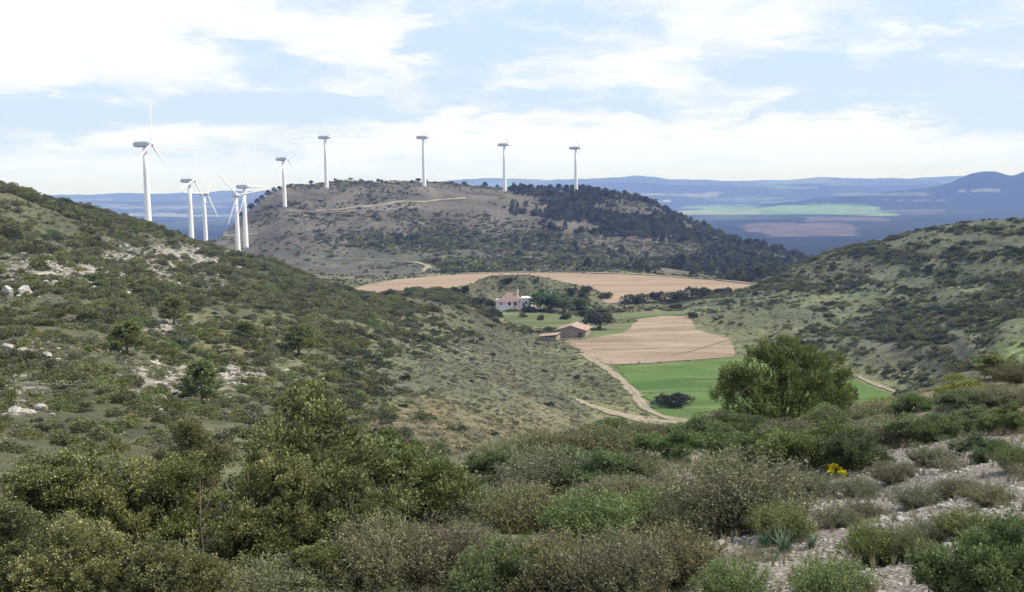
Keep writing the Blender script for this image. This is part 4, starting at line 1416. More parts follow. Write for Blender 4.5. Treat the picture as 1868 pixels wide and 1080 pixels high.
for i, ln in enumerate(NEAR.strip().split('\n')):
    a, lab = ln.split('|'); k, px, py, w, h = a.split()
    plant_px(NAMES[k][0], k, i, float(px), float(py), float(w), float(h), lab, NAMES[k][1], G_NEAR)
plant_px('gorse_bush', 'gorse', 0, 1742, 728, 84, 46, 'yellow green gorse bush on the slope edge beside the dark young pine', 'gorse', 'gorse bushes')
# the little yellow flowered plant
P, r = hit(1528, 872)
q1 = crown(g0, lobes(g0, 6, .36, .2, .1, .3, .12, .2), 500, .07, .035, .2)
q2 = crown(g0, lobes(g0, 6, .34, .2, .3, .3, .10, .16), 420, .06, .05, .3)
fl = empty('flowering_plant', P - np.array([0, 0, .02])); s_ = 60 * np.dot(P, cF) / F_PX; fl.scale = (s_, s_, s_ * .7)
tag(fl, 'low plant covered in bright yellow flowers in front of the kermes oaks', 'wildflower')
obj('foliage', leaf_mesh('foliage', q1, L_GREEN), fl); obj('blossom', leaf_mesh('blossom', q2, L_BLOOM), fl)
# asphodel clumps: blue green blades
AS = [mesh_np('blades', *asphodel_mesh(g0, 80)[:2], [L_BLADE], {'var': ('FLOAT', asphodel_mesh(np.random.default_rng(5), 80)[2])})]
for (px, py, w, lab) in [(1432, 1010, 80, 'clump of blue green asphodel blades on stones beside the fresh green bush'), (1395, 1000, 60, 'smaller asphodel clump against the rosemary with dark stems'),
                         (1478, 1002, 50, 'outermost asphodel clump on the bare stones'), (1445, 925, 40, 'thin asphodel clump in front of the broad kermes oak')]:
    P, r = hit(px, py); e = obj('asphodel', AS[0], loc=P - np.array([0, 0, .02])); s_ = w * np.dot(P, cF) / F_PX
    e.scale = (s_, s_, s_ * .8); e.rotation_euler = (0, 0, random.uniform(0, 6)); tag(e, lab, 'asphodel', 'asphodel clumps')
# bleached dead branch at the bottom edge, and the grey dead sapling in the oak thicket
P, r = hit(415, 1100); m = np.dot(P, cF) / F_PX
b = MB(); b.tube([(0, 0, -.05), (-.02, .02, .16), (-.10, .03, .27), (-.17, .02, .33)], [.014, .013, .010, .004]); b.tube([(-.02, .02, .16), (.04, .0, .26)], [.007, .002], 5); b.tube([(-.10, .03, .27), (-.10, .05, .36)], [.005, .002], 5)
o = b.build('dead_branch', M_DEAD, None, True); o.location = P + np.array([0, -.35, .1]); tag(o, 'bleached forked dead branch sticking up at the bottom edge under the oaks', 'branch')
P, r = hit(418, 1062); m = np.dot(P, cF) / F_PX
b = MB(); b.tube([(0, 0, -.05), (.01, 0, .4), (-.015, 0, .75), (.0, 0, 1.15)], [.008, .007, .006, .002])
for k in range(9):
    a = k * 2.3; zz = .3 + k * .09
    b.tube([(0, 0, zz), (math.cos(a) * .09, math.sin(a) * .09, zz + .07), (math.cos(a) * .15, math.sin(a) * .15, zz + .16)], [.005, .003, .001], 4)
o = b.build('dead_sapling', M_BARK, None, True); o.location = P + np.array([0, -.75, 0]); tag(o, 'thin grey dead sapling standing in front of the dark oak thicket', 'sapling')

# ------------------------------------------------------------------ wind turbines
def turbine_parts():
    root = empty('wind_turbine')
    t = MB(); t.tube([(0, 0, -2), (0, 0, 0), (0, 0, 15), (0, 0, 30), (0, 0, 43.6)], [1.95, 1.9, 1.7, 1.45, 1.15], 20)
    t.build('tower', M_WHITE, root, True)
    nb = MB()
    prof_ = [(-6.6, .9, 1.0), (-5.6, 1.35, 1.5), (-1, 1.55, 1.75), (2.2, 1.5, 1.7), (3.0, 1.15, 1.3)]
    n = 12
    vs = []
    for (x, hy, hz) in prof_:
        for k in range(n):
            a = 2 * math.pi * k / n; c, s = math.cos(a), math.sin(a)
            e = .55
            vs.append((x, hy * math.copysign(abs(c) ** e, c), 45 + hz * math.copysign(abs(s) ** e, s)))
    fs = [(i * n + k, i * n + (k + 1) % n, (i + 1) * n + (k + 1) % n, (i + 1) * n + k) for i in range(len(prof_) - 1) for k in range(n)]
    fs += [tuple(range(n - 1, -1, -1)), tuple(range((len(prof_) - 1) * n, len(prof_) * n))]
    nb.add(vs, fs)
    na = nb.build('nacelle', M_GREYMETAL, root, False)
    mm = MB(); mm.tube([(-5.2, 0, 46.3), (-5.2, 0, 48.2)], [.12, .08], 6); mm.box(-5.5, -4.9, -.5, .5, 47.6, 47.8)
    mm.build('wind_vane', M_GREYMETAL, na)
    rotor = empty('rotor'); rotor.parent = root; rotor.location = (4.1, 0, 45)
    hb = MB(); hb.tube([(-1.1, 0, 0), (-.6, 0, 0), (.4, 0, 0), (1.2, 0, 0), (1.5, 0, 0)], [1.1, 1.35, 1.3, .8, .15], 16)
    hb.build('hub', M_WHITE, rotor, True)
    bl = MB(); vs = []; st = 9
    secs = [(0.9, .42, .42, 0), (2.2, .46, .40, .1), (4.5, .78, .26, .3), (8, .68, .18, .18), (13, .52, .12, .1), (18, .38, .08, .04), (22, .30, .06, .0), (24, .1, .03, 0)]
    for (z, ch, th, tw) in secs:
        for k in range(8):
            a = 2 * math.pi * k / 8
            lx, ly = th * math.cos(a), ch * math.sin(a) + ch * .25
            vs.append((lx * math.cos(tw) - ly * math.sin(tw), lx * math.sin(tw) + ly * math.cos(tw), z))
    fs = [(i * 8 + k, i * 8 + (k + 1) % 8, (i + 1) * 8 + (k + 1) % 8, (i + 1) * 8 + k) for i in range(len(secs) - 1) for k in range(8)] + [tuple(range((len(secs) - 1) * 8, len(secs) * 8))]
    bl.add(vs, fs)
    bm_ = bl.mesh('blade', M_WHITE, True)
    for k in range(3):
        o = obj('blade', bm_, rotor); o.rotation_euler = (k * 2 * math.pi / 3, 0, 0)
    return root


TURB = turbine_parts()
# base x, base y in the photograph, tower height in its pixels, heading of the rotor (0 = to the right), blade phase, description
TLIST = [(271, 409, 137, 8, -2, 'tallest looking white wind turbine, nearest one, standing behind the shoulder of the rocky hill', 0),
         (350, 441, 107, 12, -12, 'second white wind turbine from the rocky hill, long grey nacelle, one blade straight up', 0),
         (376, 447, 93, 35, 88, 'slim white turbine third along the row, with a blade hanging beside its tower', 0),
         (435, 466, 106, 62, 40, 'white turbine with two blades raised in a V, lowest base of the row', 0),
         (449, 449, 105, 25, 30, 'white turbine close behind the one with V shaped blades', 0),
         (520, 384, 91, 10, 2, 'white turbine on the near shoulder of the round hill beside dark trees', 0),
         (596, 341, 88, 14, 40, 'thin turbine on the flat hilltop, first on the skyline after the shoulder', 0),
         (774, 338, 86, 12, 55, 'thin turbine in the middle of the flat hilltop beside two dark bushes', 0),
         (921, 347, 82, 16, 30, 'thin turbine where the hilltop starts to fall, between bushes', 0),
         (1051, 350, 79, 14, 50, 'last thin turbine of the row, rising from the dark pines', 0)]
TPOS = []
for i, (px, py, hp, yaw, ph, lab, _) in enumerate(TLIST):
    r = 45.0 * F_PX / hp
    v = ray(px, py); x, y = v[0] * r, v[1] * r
    z = min(Hs(x, y), v[2] * r + 6)
    o = TURB if i == 0 else copy_tree(TURB)
    o.location = (x, y, v[2] * r if abs(v[2] * r - Hs(x, y)) > 1.5 else Hs(x, y))
    TPOS.append((px, r, v[2] * r, Hs(x, y)))
    o.rotation_euler = (0, 0, R_(-yaw))
    rot = [c for c in o.children if c.name.startswith('rotor')][0]
    rot.rotation_euler = (R_(ph), 0, 0)
    tag(o, lab, 'wind turbine', 'wind turbines of the wind farm')
print('TURBINES', [tuple(round(float(q), 1) for q in t) for t in TPOS])

# ------------------------------------------------------------------ farmhouse, barn, ruin
def wall_with_holes(b, x0, x1, z0, z1, y, holes, depth=.25):
    """front wall (facing -Y) as strips round its openings, plus reveals"""
    xs = sorted({x0, x1, *[h[0] for h in holes], *[h[1] for h in holes]}); zs = sorted({z0, z1, *[h[2] for h in holes], *[h[3] for h in holes]})
    for xa, xb in zip(xs[:-1], xs[1:]):
        for za, zb in zip(zs[:-1], zs[1:]):
            cx, cz = (xa + xb) / 2, (za + zb) / 2
            if not any(h[0] < cx < h[1] and h[2] < cz < h[3] for h in holes):
                b.add([(xa, y, za), (xb, y, za), (xb, y, zb), (xa, y, zb)], [(0, 1, 2, 3)])
    for (xa, xb, za, zb) in holes:
        d_ = y + depth
        b.add([(xa, y, za), (xa, d_, za), (xa, d_, zb), (xa, y, zb)], [(0, 1, 2, 3)])
        b.add([(xb, y, za), (xb, d_, za), (xb, d_, zb), (xb, y, zb)], [(3, 2, 1, 0)])
        b.add([(xa, y, za), (xb, y, za), (xb, d_, za), (xa, d_, za)], [(0, 1, 2, 3)])
        b.add([(xa, y, zb), (xb, y, zb), (xb, d_, zb), (xa, d_, zb)], [(3, 2, 1, 0)])


def block(b, x0, x1, y0, y1, z0, z1, holes):
    wall_with_holes(b, x0, x1, z0, z1, y0, holes)
    b.add([(x1, y0, z0), (x1, y1, z0), (x1, y1, z1), (x1, y0, z1)], [(0, 1, 2, 3)])
    b.add([(x0, y0, z0), (x0, y1, z0), (x0, y1, z1), (x0, y0, z1)], [(3, 2, 1, 0)])
    b.add([(x0, y1, z0), (x1, y1, z0), (x1, y1, z1), (x0, y1, z1)], [(3, 2, 1, 0)])


HB = at(936, 436); HZ = HB[2]
k_ = 436 / F_PX                                 # metres per pixel at the house
house = empty('farmhouse', (HB[0], HB[1], HZ), R_(-6)); tag(house, 'white farmhouse with a reddish hipped roof under the knoll', 'house')
X = lambda px: (px - 936) * k_
z1 = 15 * k_; base = 1.4
bw = MB()
holes_main = [(X(926) , X(930.5), base + .9, base + 2.4), (X(936.5), X(941.5), base + .9, base + 2.4), (X(911), X(914), base + 1.2, base + 2.2)]
block(bw, X(903), X(949), 0, 7.5, base, base + z1, holes_main)
block(bw, X(949.3), X(968), -1.2, 6.0, base, base + 18 * k_, [(X(953), X(957), base, base + 2.2), (X(958.5), X(961.5), base + 1.6, base + 2.8)])
bw.box(X(949.3), X(968), -1.2, 6.0, base + 18 * k_, base + 18 * k_ + .2)
bw.build('wall', M_PLASTER, house)
br = MB()
x0, x1, zz = X(909), X(950), base + z1
br.add([(x0 - 1, -.6, zz - .8), (x1 - .3, -.6, zz - .8), (x1 - .3, 8.1, zz - .8), (x0 - 1, 8.1, zz - .8), (x0 + 3.2, 3.7, zz + 2.7), (x1 - 2.6, 3.7, zz + 2.7)], [(0, 1, 5, 4), (1, 2, 5), (2, 3, 4, 5), (3, 0, 4), (3, 2, 1, 0)])
rf = br.build('roof', M_TILE, house)
ch = MB().box(X(941), X(943.5), 2.6, 3.3, zz + .8, zz + 3.5); ch.box(X(940.6), X(943.9), 2.5, 3.4, zz + 3.5, zz + 3.65); ch.build('chimney', M_PLASTER, rf)
for hx0, hx1, hz0, hz1 in holes_main:
    wn = MB(); wn.box(hx0, hx1, .18, .24, hz0, hz0 + .07); wn.box(hx0, hx1, .18, .24, hz1 - .07, hz1); wn.box((hx0 + hx1) / 2 - .04, (hx0 + hx1) / 2 + .04, .18, .24, hz0 + .07, hz1 - .07)
    wo_ = wn.build('window', M_WOOD, house); MB().box(hx0, hx1, .26, .30, hz0, hz1).build('pane', M_GLASS, wo_)
MB().box(X(953), X(957), -.98, -.92, base, base + 2.2).build('door', M_WOOD, house)
MB().box(X(958.5), X(961.5), -.98, -.92, base + 1.6, base + 2.8).build('window', M_GLASS, house)
ter = MB(); ter.box(X(898), X(975), -4.2, 8.5, -1.2, base - .02); ter.build('terrace', M_STONEWALL, house)
lw = MB(); lw.box(X(912), X(944), -4.6, -4.22, -1.0, base + .35); lw.build('terrace_wall', M_PLASTER, house)
# lean-to with a pergola beside the house
pg = empty('pergola', (HB[0] + X(974), HB[1] - 3.5, HZ), R_(-6)); tag(pg, 'open wooden pergola with a pale flat roof beside the farmhouse', 'pergola')
for (ax, ay) in ((-2.2, -1.4), (2.2, -1.4), (-2.2, 1.6), (2.2, 1.6)):
    MB().box(ax - .09, ax + .09, ay - .09, ay + .09, -1, 3.2).build('post', M_WOOD, pg)
MB().box(-2.6, 2.6, -1.8, 2.0, 3.2, 3.38).build('roof', M_STONEWALL, pg)
# garden walls
def low_wall(px0, px1, r, h, lab, mat=M_PLASTER, rr=None):
    a, c = at(px0, r), at(px1, rr or r)
    L = np.linalg.norm((c - a)[:2]); n = max(2, int(L / 1.5))
    b = MB()
    T = (c - a)[:2] / L; Nn = np.array([-T[1], T[0]]) * .22
    for i in range(n):
        p, q = a[:2] + (c - a)[:2] * i / n, a[:2] + (c - a)[:2] * (i + 1) / n
        zp, zq = Hs(*p), Hs(*q)
        vs = [(p[0] - Nn[0], p[1] - Nn[1], zp - .5), (q[0] - Nn[0], q[1] - Nn[1], zq - .5), (q[0] + Nn[0], q[1] + Nn[1], zq - .5), (p[0] + Nn[0], p[1] + Nn[1], zp - .5)]
        vs += [(v_[0], v_[1], (zp if j in (0, 3) else zq) + h) for j, v_ in enumerate(vs)]
        b.add(vs, [(4, 5, 6, 7), (0, 1, 5, 4), (2, 3, 7, 6)] + ([(3, 0, 4, 7)] if i == 0 else []) + ([(1, 2, 6, 5)] if i == n - 1 else []))
    o = b.build('low_wall', mat); tag(o, lab, 'wall', 'low walls round the farm'); return o


low_wall(858, 878, 428, .9, 'pale greenish white low wall among bushes before the farmhouse')
low_wall(1062, 1075, 372, .9, 'pale low wall behind the stone barn, by the round brown tree')
low_wall(1098, 1150, 452, .5, 'long grey low wall edging the strip beyond the barn', M_STONEWALL)

BP = at(1040, 352); kb = 352 / F_PX
barn = empty('barn', (BP[0], BP[1], BP[2]), R_(-14)); tag(barn, 'stone barn with a pale tiled gable roof beside the ploughed field', 'barn')
# gable end faces the camera, ridge runs away to the back
bw = MB(); hw = 4.7; L_ = 10.0; he = 2.3; hr = 3.7
wall_with_holes(bw, -hw, hw, -1.0, he, 0, [(2.2, 3.8, -1.0, 1.6)])
bw.add([(-hw, 0, he), (hw, 0, he), (0, 0, hr)], [(0, 1, 2)])
bw.add([(hw, 0, -1), (hw, L_, -1), (hw, L_, he), (hw, 0, he)], [(0, 1, 2, 3)])
bw.add([(-hw, 0, -1), (-hw, L_, -1), (-hw, L_, he), (-hw, 0, he)], [(3, 2, 1, 0)])
bw.add([(-hw, L_, -1), (hw, L_, -1), (hw, L_, he), (0, L_, hr), (-hw, L_, he)], [(4, 3, 2, 1, 0)])
bw.build('wall', M_STONEWALL, barn)
br = MB()
for s in (-1, 1):
    y0, y1, t_ = -.35, L_ + .3, .18
    a_, c_ = (s * (hw + .5), he - .16 + .04), (0, hr + .04)
    vs = [(a_[0], y0, a_[1]), (c_[0], y0, c_[1]), (c_[0], y1, c_[1]), (a_[0], y1, a_[1])]
    vs += [(p[0], p[1], p[2] + t_) for p in vs]
    br.add(vs, [(0, 1, 2, 3), (4, 5, 6, 7), (0, 1, 5, 4), (1, 2, 6, 5), (2, 3, 7, 6), (3, 0, 4, 7)])
br.build('roof', M_TILEPALE, barn)
MB().box(2.2, 3.8, .18, .25, -1.0, 1.6).build('door', M_WOOD, barn)
shed = empty('shed', tuple(at(1001, 345)), R_(-14)); tag(shed, 'low shed with a pale single slope roof against the stone barn', 'shed')
bs = MB(); bs.box(-3.4, 2.2, 0, 6, -1.0, 1.25); bs.build('wall', M_STONEWALL, shed)
MB().add([(-3.8, -.4, 1.27), (2.4, -.4, 1.9), (2.4, 6.4, 1.9), (-3.8, 6.4, 1.27), (-3.8, -.4, 1.42), (2.4, -.4, 2.05), (2.4, 6.4, 2.05), (-3.8, 6.4, 1.42)], [(0, 1, 2, 3), (4, 5, 6, 7), (0, 1, 5, 4), (1, 2, 6, 5), (2, 3, 7, 6), (3, 0, 4, 7)]).build('roof', M_TILEPALE, shed)

# two blocky white outcrops at the picture edge
def outcrop(g, w, h, mat):
    bm = bmesh.new()
    for (cx, cz, ww, hh, dd) in ((0, .42, 1.05, 1.1, .8), (-.34, .60, .55, .9, .6), (.40, .25, .55, .7, .7), (.10, .72, .62, .62, .5), (-.1, .1, 1.3, .5, .9)):
        r_ = bmesh.ops.create_icosphere(bm, subdivisions=3, radius=.5)
        pl = [(Vector(rand_dir(1, g)[0]), g.uniform(.28, .40)) for _ in range(12)]
        for v in r_['verts']:
            for nrm, k in pl:
                e = v.co.dot(nrm) - k
                if e > 0: v.co -= nrm * e
            v.co = Vector((cx * w + v.co.x * ww * w * 1.25, v.co.y * dd * w * 1.2, cz * h + v.co.z * hh * h * 1.2)) + Vector(g.normal(size=3) * w * .012)
            v.co.z = min(v.co.z, h * (.82 + .12 * math.sin(v.co.x / w * 5 + 1)))
    bm_ = bpy.data.meshes.new('outcrop'); bm.to_mesh(bm_); bm.free(); bm_.materials.append(mat)
    return bm_


for (qx, qy, ww, hh, sd, lab) in [(46, 538, 20, 22, 4, 'large blocky white outcrop standing out on the rocky hillside at the picture edge'), (14, 540, 17, 24, 9, 'cracked white outcrop at the very picture edge beside the larger blocky one')]:
    P, r = hit(qx, qy); m = np.dot(P, cF) / F_PX
    o = obj('outcrop', outcrop(np.random.default_rng(sd), ww * m, hh * m, M_CHALK), loc=P - np.array([0, 0, .3])); o.rotation_euler = (0, 0, .3 * sd)
    tag(o, lab, 'rock', 'white outcrops')

# ------------------------------------------------------------------ trees round the farm and on the hilltop
G_FARM = 'trees and bushes round the farm'
for (px, r, w, h, k, lab) in [
    (1002, 430, 56, 50, 'round_tree', 'tallest dark green tree beside the farmhouse'), (1028, 428, 40, 38, 'round_tree', 'fresh green tree behind the dark tree by the farmhouse'),
    (1052, 437, 34, 30, 'round_tree', 'small tree on the knoll\'s slope between the dark tree and the ploughed land'), (1092, 372, 52, 38, 'round_tree', 'round brownish tree behind the stone barn'),
    (848, 452, 16, 20, 'round_tree', 'square clipped dark tree standing alone before the tan field'), (1043, 462, 18, 18, 'round_tree', 'dark bush on the knoll\'s falling ridge, upper one'),
    (1062, 458, 20, 16, 'round_tree', 'dark bush on the knoll\'s falling ridge, lower one'), (895, 440, 26, 24, 'round_tree', 'tree at the farmhouse\'s outer wall'),
    (876, 436, 26, 24, 'round_tree', 'bush behind the pale low wall by the farmhouse'), (978, 470, 12, 10, 'round_tree', 'tiny bush on the crest of the knoll'),
    (1160, 455, 56, 24, 'round_tree', 'wide dark bush at the far end of the grass strip'), (1196, 468, 30, 20, 'round_tree', 'dark bush behind the wide one at the grass strip'),
    (1230, 452, 60, 24, 'round_tree', 'long dark thicket under the tan field\'s lower edge'), (1275, 455, 50, 24, 'round_tree', 'dark thicket next to the long one under the tan field'),
    (1316, 470, 44, 18, 'round_tree', 'dark bush under the pointed end of the tan field'), (1262, 405, 22, 14, 'round_tree', 'small dark bush at the top corner of the ploughed field'),
    (985, 400, 14, 14, 'round_tree', 'single dark bush on the meadow below the farmhouse'), (925, 470, 26, 9, 'round_tree', 'low dark scrub behind the farmhouse roof'), (905, 412, 26, 14, 'round_tree', 'bush on the meadow\'s upper end below the terrace'), (952, 410, 18, 12, 'round_tree', 'small bush on the meadow under the farmhouse door'), (890, 418, 30, 18, 'round_tree', 'bush where the hillside scrub meets the meadow'), (1032, 402, 24, 14, 'round_tree', 'bush behind the barn roof on the meadow'), (1068, 412, 30, 16, 'round_tree', 'bush at the meadow\'s end above the low pale wall'), (965, 425, 30, 16, 'round_tree', 'bush in front of the pergola'),
    (860, 428, 22, 26, 'round_tree', 'tree at the near end of the pale low wall'), (830, 440, 26, 18, 'round_tree', 'dark bush along the tan field before the farm, near the clipped tree'),
    (800, 452, 30, 14, 'round_tree', 'dark bush at the tan field\'s lower edge, beyond the clipped tree'), (745, 455, 36, 14, 'round_tree', 'dark bush at the tan field\'s lower edge, farthest from the farm'),
    (1070, 465, 24, 16, 'round_tree', 'dark bush behind the ridge of the knoll, by the tan field'), (1105, 462, 28, 14, 'round_tree', 'low bush between the knoll and the wide dark bush')]:
    P = at(px, r); m = r / F_PX
    plant('farm_tree', 'far_bush' if h <= 26 else k, random.randrange(3), P, w * m * (.82 if h <= 26 else 1), h * m * (.8 if h <= 26 else .92), lab, 'tree', G_FARM, None, CT)
for (px, py, w, h, lab) in [(1229, 740, 62, 24, 'round dark bush standing alone in the green field'), (1308, 766, 52, 18, 'dark bush on the green field\'s edge by the bushy pine')]:
    v = on_plane(px, py); P = np.array([v[0], v[1], Hs(*v)]); m = np.dot(P, cF) / F_PX
    plant('field_bush', 'far_bush', 1 + random.randrange(2), P, w * m, h * m, lab, 'bush', 'dark bushes at the green field', None, CT)

LAND = [('the tallest holm oak', 560, 790), ('the bushy young pine', 1432, 700), ('the lone slender pine', 369, 690), ('the green field', 1290, 710), ('the ploughed field', 1190, 620), ('the farmhouse', 936, 545),
        ('the stone barn', 1035, 608), ('the white outcrop', 40, 525), ('the tallest looking turbine', 270, 405), ('the V bladed turbine', 435, 462), ('the tan field\'s tip', 1370, 518), ('the yellow gorse', 1742, 705),
        ('the bush in the green field', 1229, 728), ('the bare stony patch', 290, 705), ('the dark round pine', 448, 605), ('the turbine on the hill\'s shoulder', 520, 382), ('the hill track', 700, 378), ('the dirt road bend', 784, 488),
        ('the last turbine', 1051, 350), ('the middle hilltop turbine', 774, 338), ('the right skyline', 1700, 420), ('the far brown field', 1470, 417), ('the bright grass patch', 1850, 640), ('the rock band', 150, 495), ('the upper hill crest', 60, 350)]
_used = set()


def where(px, py, look):
    """a label that says which one: its look and where it stands from something findable"""
    cand = sorted(LAND, key=lambda l: math.hypot(px - l[1], (py - l[2]) * 1.4))
    for n in range(6):
        for l in cand[:6]:
            ddx, ddy = px - l[1], py - l[2]
            dist = math.hypot(ddx, ddy)
            side = ('right of' if ddx > 0 else 'left of') if abs(ddx) > 1.2 * abs(ddy) else (('below' if ddy > 0 else 'above') if abs(ddy) > 2.4 * abs(ddx) else ('lower right of' if ddx > 0 else 'lower left of') if ddy > 0 else ('upper right of' if ddx > 0 else 'upper left of'))
            far = 'close' if dist < 35 else 'a little' if dist < 80 else 'some way' if dist < 150 else 'well' if dist < 250 else 'far'
            lab = f'{look} {far} {side} {l[0]}'
            if lab not in _used:
                _used.add(lab); return lab
    return None


# pines of the round hill that stand out one by one on its crest and flank
gp = np.random.default_rng(77)
G_CREST = 'pines on the round hill'
crest = [(690, 337, 8), (764, 337, 10), (776, 337, 9), (848, 344, 11), (885, 346, 12), (907, 347, 7), (940, 348, 10), (966, 347, 14), (985, 347, 12), (1004, 346, 16), (1020, 347, 18), (1034, 348, 16), (1062, 351, 15), (1075, 352, 18), (1090, 354, 16), (1104, 356, 15), (1120, 360, 14),
         (1140, 366, 17), (1160, 373, 18), (1178, 378, 16), (1195, 385, 18), (1215, 392, 16), (1232, 398, 15), (478, 372, 13), (490, 366, 14), (470, 380, 13), (458, 388, 15), (500, 360, 12), (510, 356, 9), (568, 345, 10), (440, 396, 14), (612, 341, 7)]
for (px, py, h) in crest:
    v = ray(px, py); rr = np.linspace(900, 1250, 200); zz = H(v[0] * rr, v[1] * rr); i = int(np.argmax(zz / rr)); P = np.array([v[0] * rr[i], v[1] * rr[i], zz[i] - .5]); m = rr[i] / F_PX
    plant('crest_pine', 'far_pine' if h > 11 else 'round_tree', random.randrange(3), P, h * m * random.uniform(.7, 1.0), h * m * .85, where(px, py, 'dark pine on the crest' if h > 11 else 'small dark tree on the crest'), 'pine', G_CREST, None, CT)

# the pine wood on the flank: one mass
x, y, r = cloud_pts(26000, 0, 18, 620, 1300, gp)
z = H(x, y); px, py, f = project(np.stack([x, y, z], -1))
edge = fbm(x / 60, y / 60, 131, 3)
line = 1035 + (py - 350) * 1.35                 # the wood's ragged upper border
dens = np.clip((px + edge * 260 - line) / 170, 0, 1) * np.clip(.34 + edge * .9, .05, .6) + np.clip((edge - .12) * 3, 0, 1) * .2 * (px > 900)
dens *= np.where((py > 440) & (px < 1180 + (py - 440) * 1.2), .35, 1)
k = (gp.uniform(size=len(x)) < dens) & (seg_dist(x, y, P_FARFIELD) > 8)
x, y, z = x[k], y[k], z[k]; n = len(x)
s = np.clip(gp.lognormal(1.62, .3, n), 2.8, 8.5)
stuff_scatter('pine_wood', [KIND['far_pine'][i][0] for i in range(3)] + [KIND['round_tree'][1][0], KIND['round_tree'][2][0], FARS[3]], np.stack([x, y, z - .4], -1), np.stack([gp.normal(0, .04, n), gp.normal(0, .04, n), gp.uniform(0, 6.28, n)], -1),
              np.stack([s * gp.uniform(.9, 1.5, n), s * gp.uniform(.9, 1.5, n), s], -1), gp.choice(6, n, p=[.14, .16, .18, .17, .17, .18]), 'dark pine wood covering the falling flank of the round hill', 'wood')
print('WOOD', n)

# hill shrubs: the ones that show largest become things, the rest one mass
x, y, s, kd = hill_shrubs()
z = H(x, y); px, py, f = project(np.stack([x, y, z], -1)); r = np.hypot(x, y)
seen = (px > -20) & (px < 1890) & (py > 300) & (py < 800)
app = s / r * np.where(kd >= 11, .0, 1.0) * np.where((kd >= 4) & (kd < 7), 1.25, 1.0)
order = np.argsort(-np.where(seen, app, 0))[:900]
vis = visible(x[order], y[order], z[order], s[order] * .5)
cand = order[vis]
LOOK = ['olive green shrub', 'olive green shrub', 'mottled olive shrub', 'rounded olive shrub', 'dark green shrub', 'dark rounded shrub', 'almost black shrub', 'grey green shrub', 'pale grey shrub', 'fresh green shrub', 'yellow green shrub']
chosen = []
for i in cand:
    if len(chosen) >= 215: break
    chosen.append(i)
ALLM = MIDS + FARS
for i in chosen:
    side = 'hillside above the valley' if px[i] < 1150 else 'opposite hillside'
    lab = where(px[i], py[i], LOOK[kd[i]])
    o = obj('garrigue_shrub', ALLM[kd[i]], loc=(x[i], y[i], z[i] - .06 * s[i]))
    o.rotation_euler = (0, 0, random.uniform(0, 6.28)); o.scale = (s[i] * random.uniform(.85, 1.3), s[i] * random.uniform(.85, 1.3), s[i] * random.uniform(.75, 1.1))
    tag(o, lab or LOOK[kd[i]] + ' among many alike on the ' + side, 'shrub', 'shrubs on the valley hillsides')
rest = np.setdiff1d(np.arange(len(x)), np.array(chosen))
n = len(rest); g1 = np.random.default_rng(3)
stuff_scatter('scrubland', ALLM, np.stack([x[rest], y[rest], z[rest] - .06 * s[rest]], -1), np.stack([np.zeros(n), np.zeros(n), g1.uniform(0, 6.28, n)], -1),
              s[rest][:, None] * g1.uniform(.75, 1.25, (n, 3)) * np.array([1.1, 1.1, .9]), kd[rest], 'low scrub covering the hillsides all round the valley', 'scrub')
print('SHRUBS', n, len(chosen))

# low plants and grass of the near slope
x, y, r = cloud_pts(21000, -42, 46, 4.5, 62, g1)
z = H(x, y); px, py, f = project(np.stack([x, y, z], -1))
bare = np.clip(sstep(1180, 1440, px) * sstep(770, 860, py) + 1.3 * ellipse(px, py, 1225, 855, 60, 22), 0, 1) * (1 - .8 * sstep(1890, 2200, px))
cl = fbm(x / 1.6, y / 1.6, 141, 3) + .5
k = (g1.uniform(size=len(x)) < np.clip(.3 + 1.4 * (cl - .4), .05, 1) * (1 - .86 * bare) * np.where(px < 820, 1 - sstep(16, 26, r), 1)) & (py > 600)
x, y, z, r = x[k], y[k], z[k], r[k]; n = len(x)
LOWM = []
for i in range(3):
    q = twiggy(g0, 80, 30, .5, .5, .042, .013, .1, .4); LOWM.append(leaf_mesh('low_thyme', q, L_THYME))
for i in range(2):
    q = twiggy(g0, 80, 30, .5, .6, .042, .013, .1, .4); LOWM.append(leaf_mesh('low_rosemary', q, L_ROSE))
q = twiggy(g0, 80, 30, .5, .5, .042, .013, .05, .4); LOWM.append(leaf_mesh('low_green', q, L_GREEN))
q = twiggy(g0, 80, 30, .5, .6, .042, .014, .1, .4); LOWM.append(leaf_mesh('low_brown', q, L_BROOM))
idx = g1.choice(7, n, p=[.14, .14, .12, .16, .16, .10, .18])
s = np.clip(g1.lognormal(-1.05, .4, n), .12, .95) * np.where(r > 14, 1.0, .9); s = np.minimum(s, np.where(r > 17, .30, 1.0))
stuff_scatter('undergrowth', LOWM, np.stack([x, y, z - .02], -1), np.stack([g1.normal(0, .1, n), g1.normal(0, .1, n), g1.uniform(0, 6.28, n)], -1), np.stack([s * 1.1, s * 1.1, s * .9], -1), idx,
              'low thyme and heath plants between the bushes of the near slope', 'undergrowth')
x, y, r = cloud_pts(9000, -34, 34, 4.2, 40, g1)
z = H(x, y); n = len(x)
V, Fq, var = asphodel_mesh(np.random.default_rng(9), 26)
tuft = mesh_np('tuft', V * np.array([.7, .7, 1]) , Fq, [L_DRYGRASS], {'var': ('FLOAT', var)})
s = g1.uniform(.08, .24, n)
stuff_scatter('grass', [tuft], np.stack([x, y, z - .01], -1), np.stack([g1.normal(0, .15, n), g1.normal(0, .15, n), g1.uniform(0, 6.28, n)], -1), np.stack([s, s, s], -1), np.zeros(n), 'thin dry grass tufts between the stones', 'grass')
print('LOW', n)

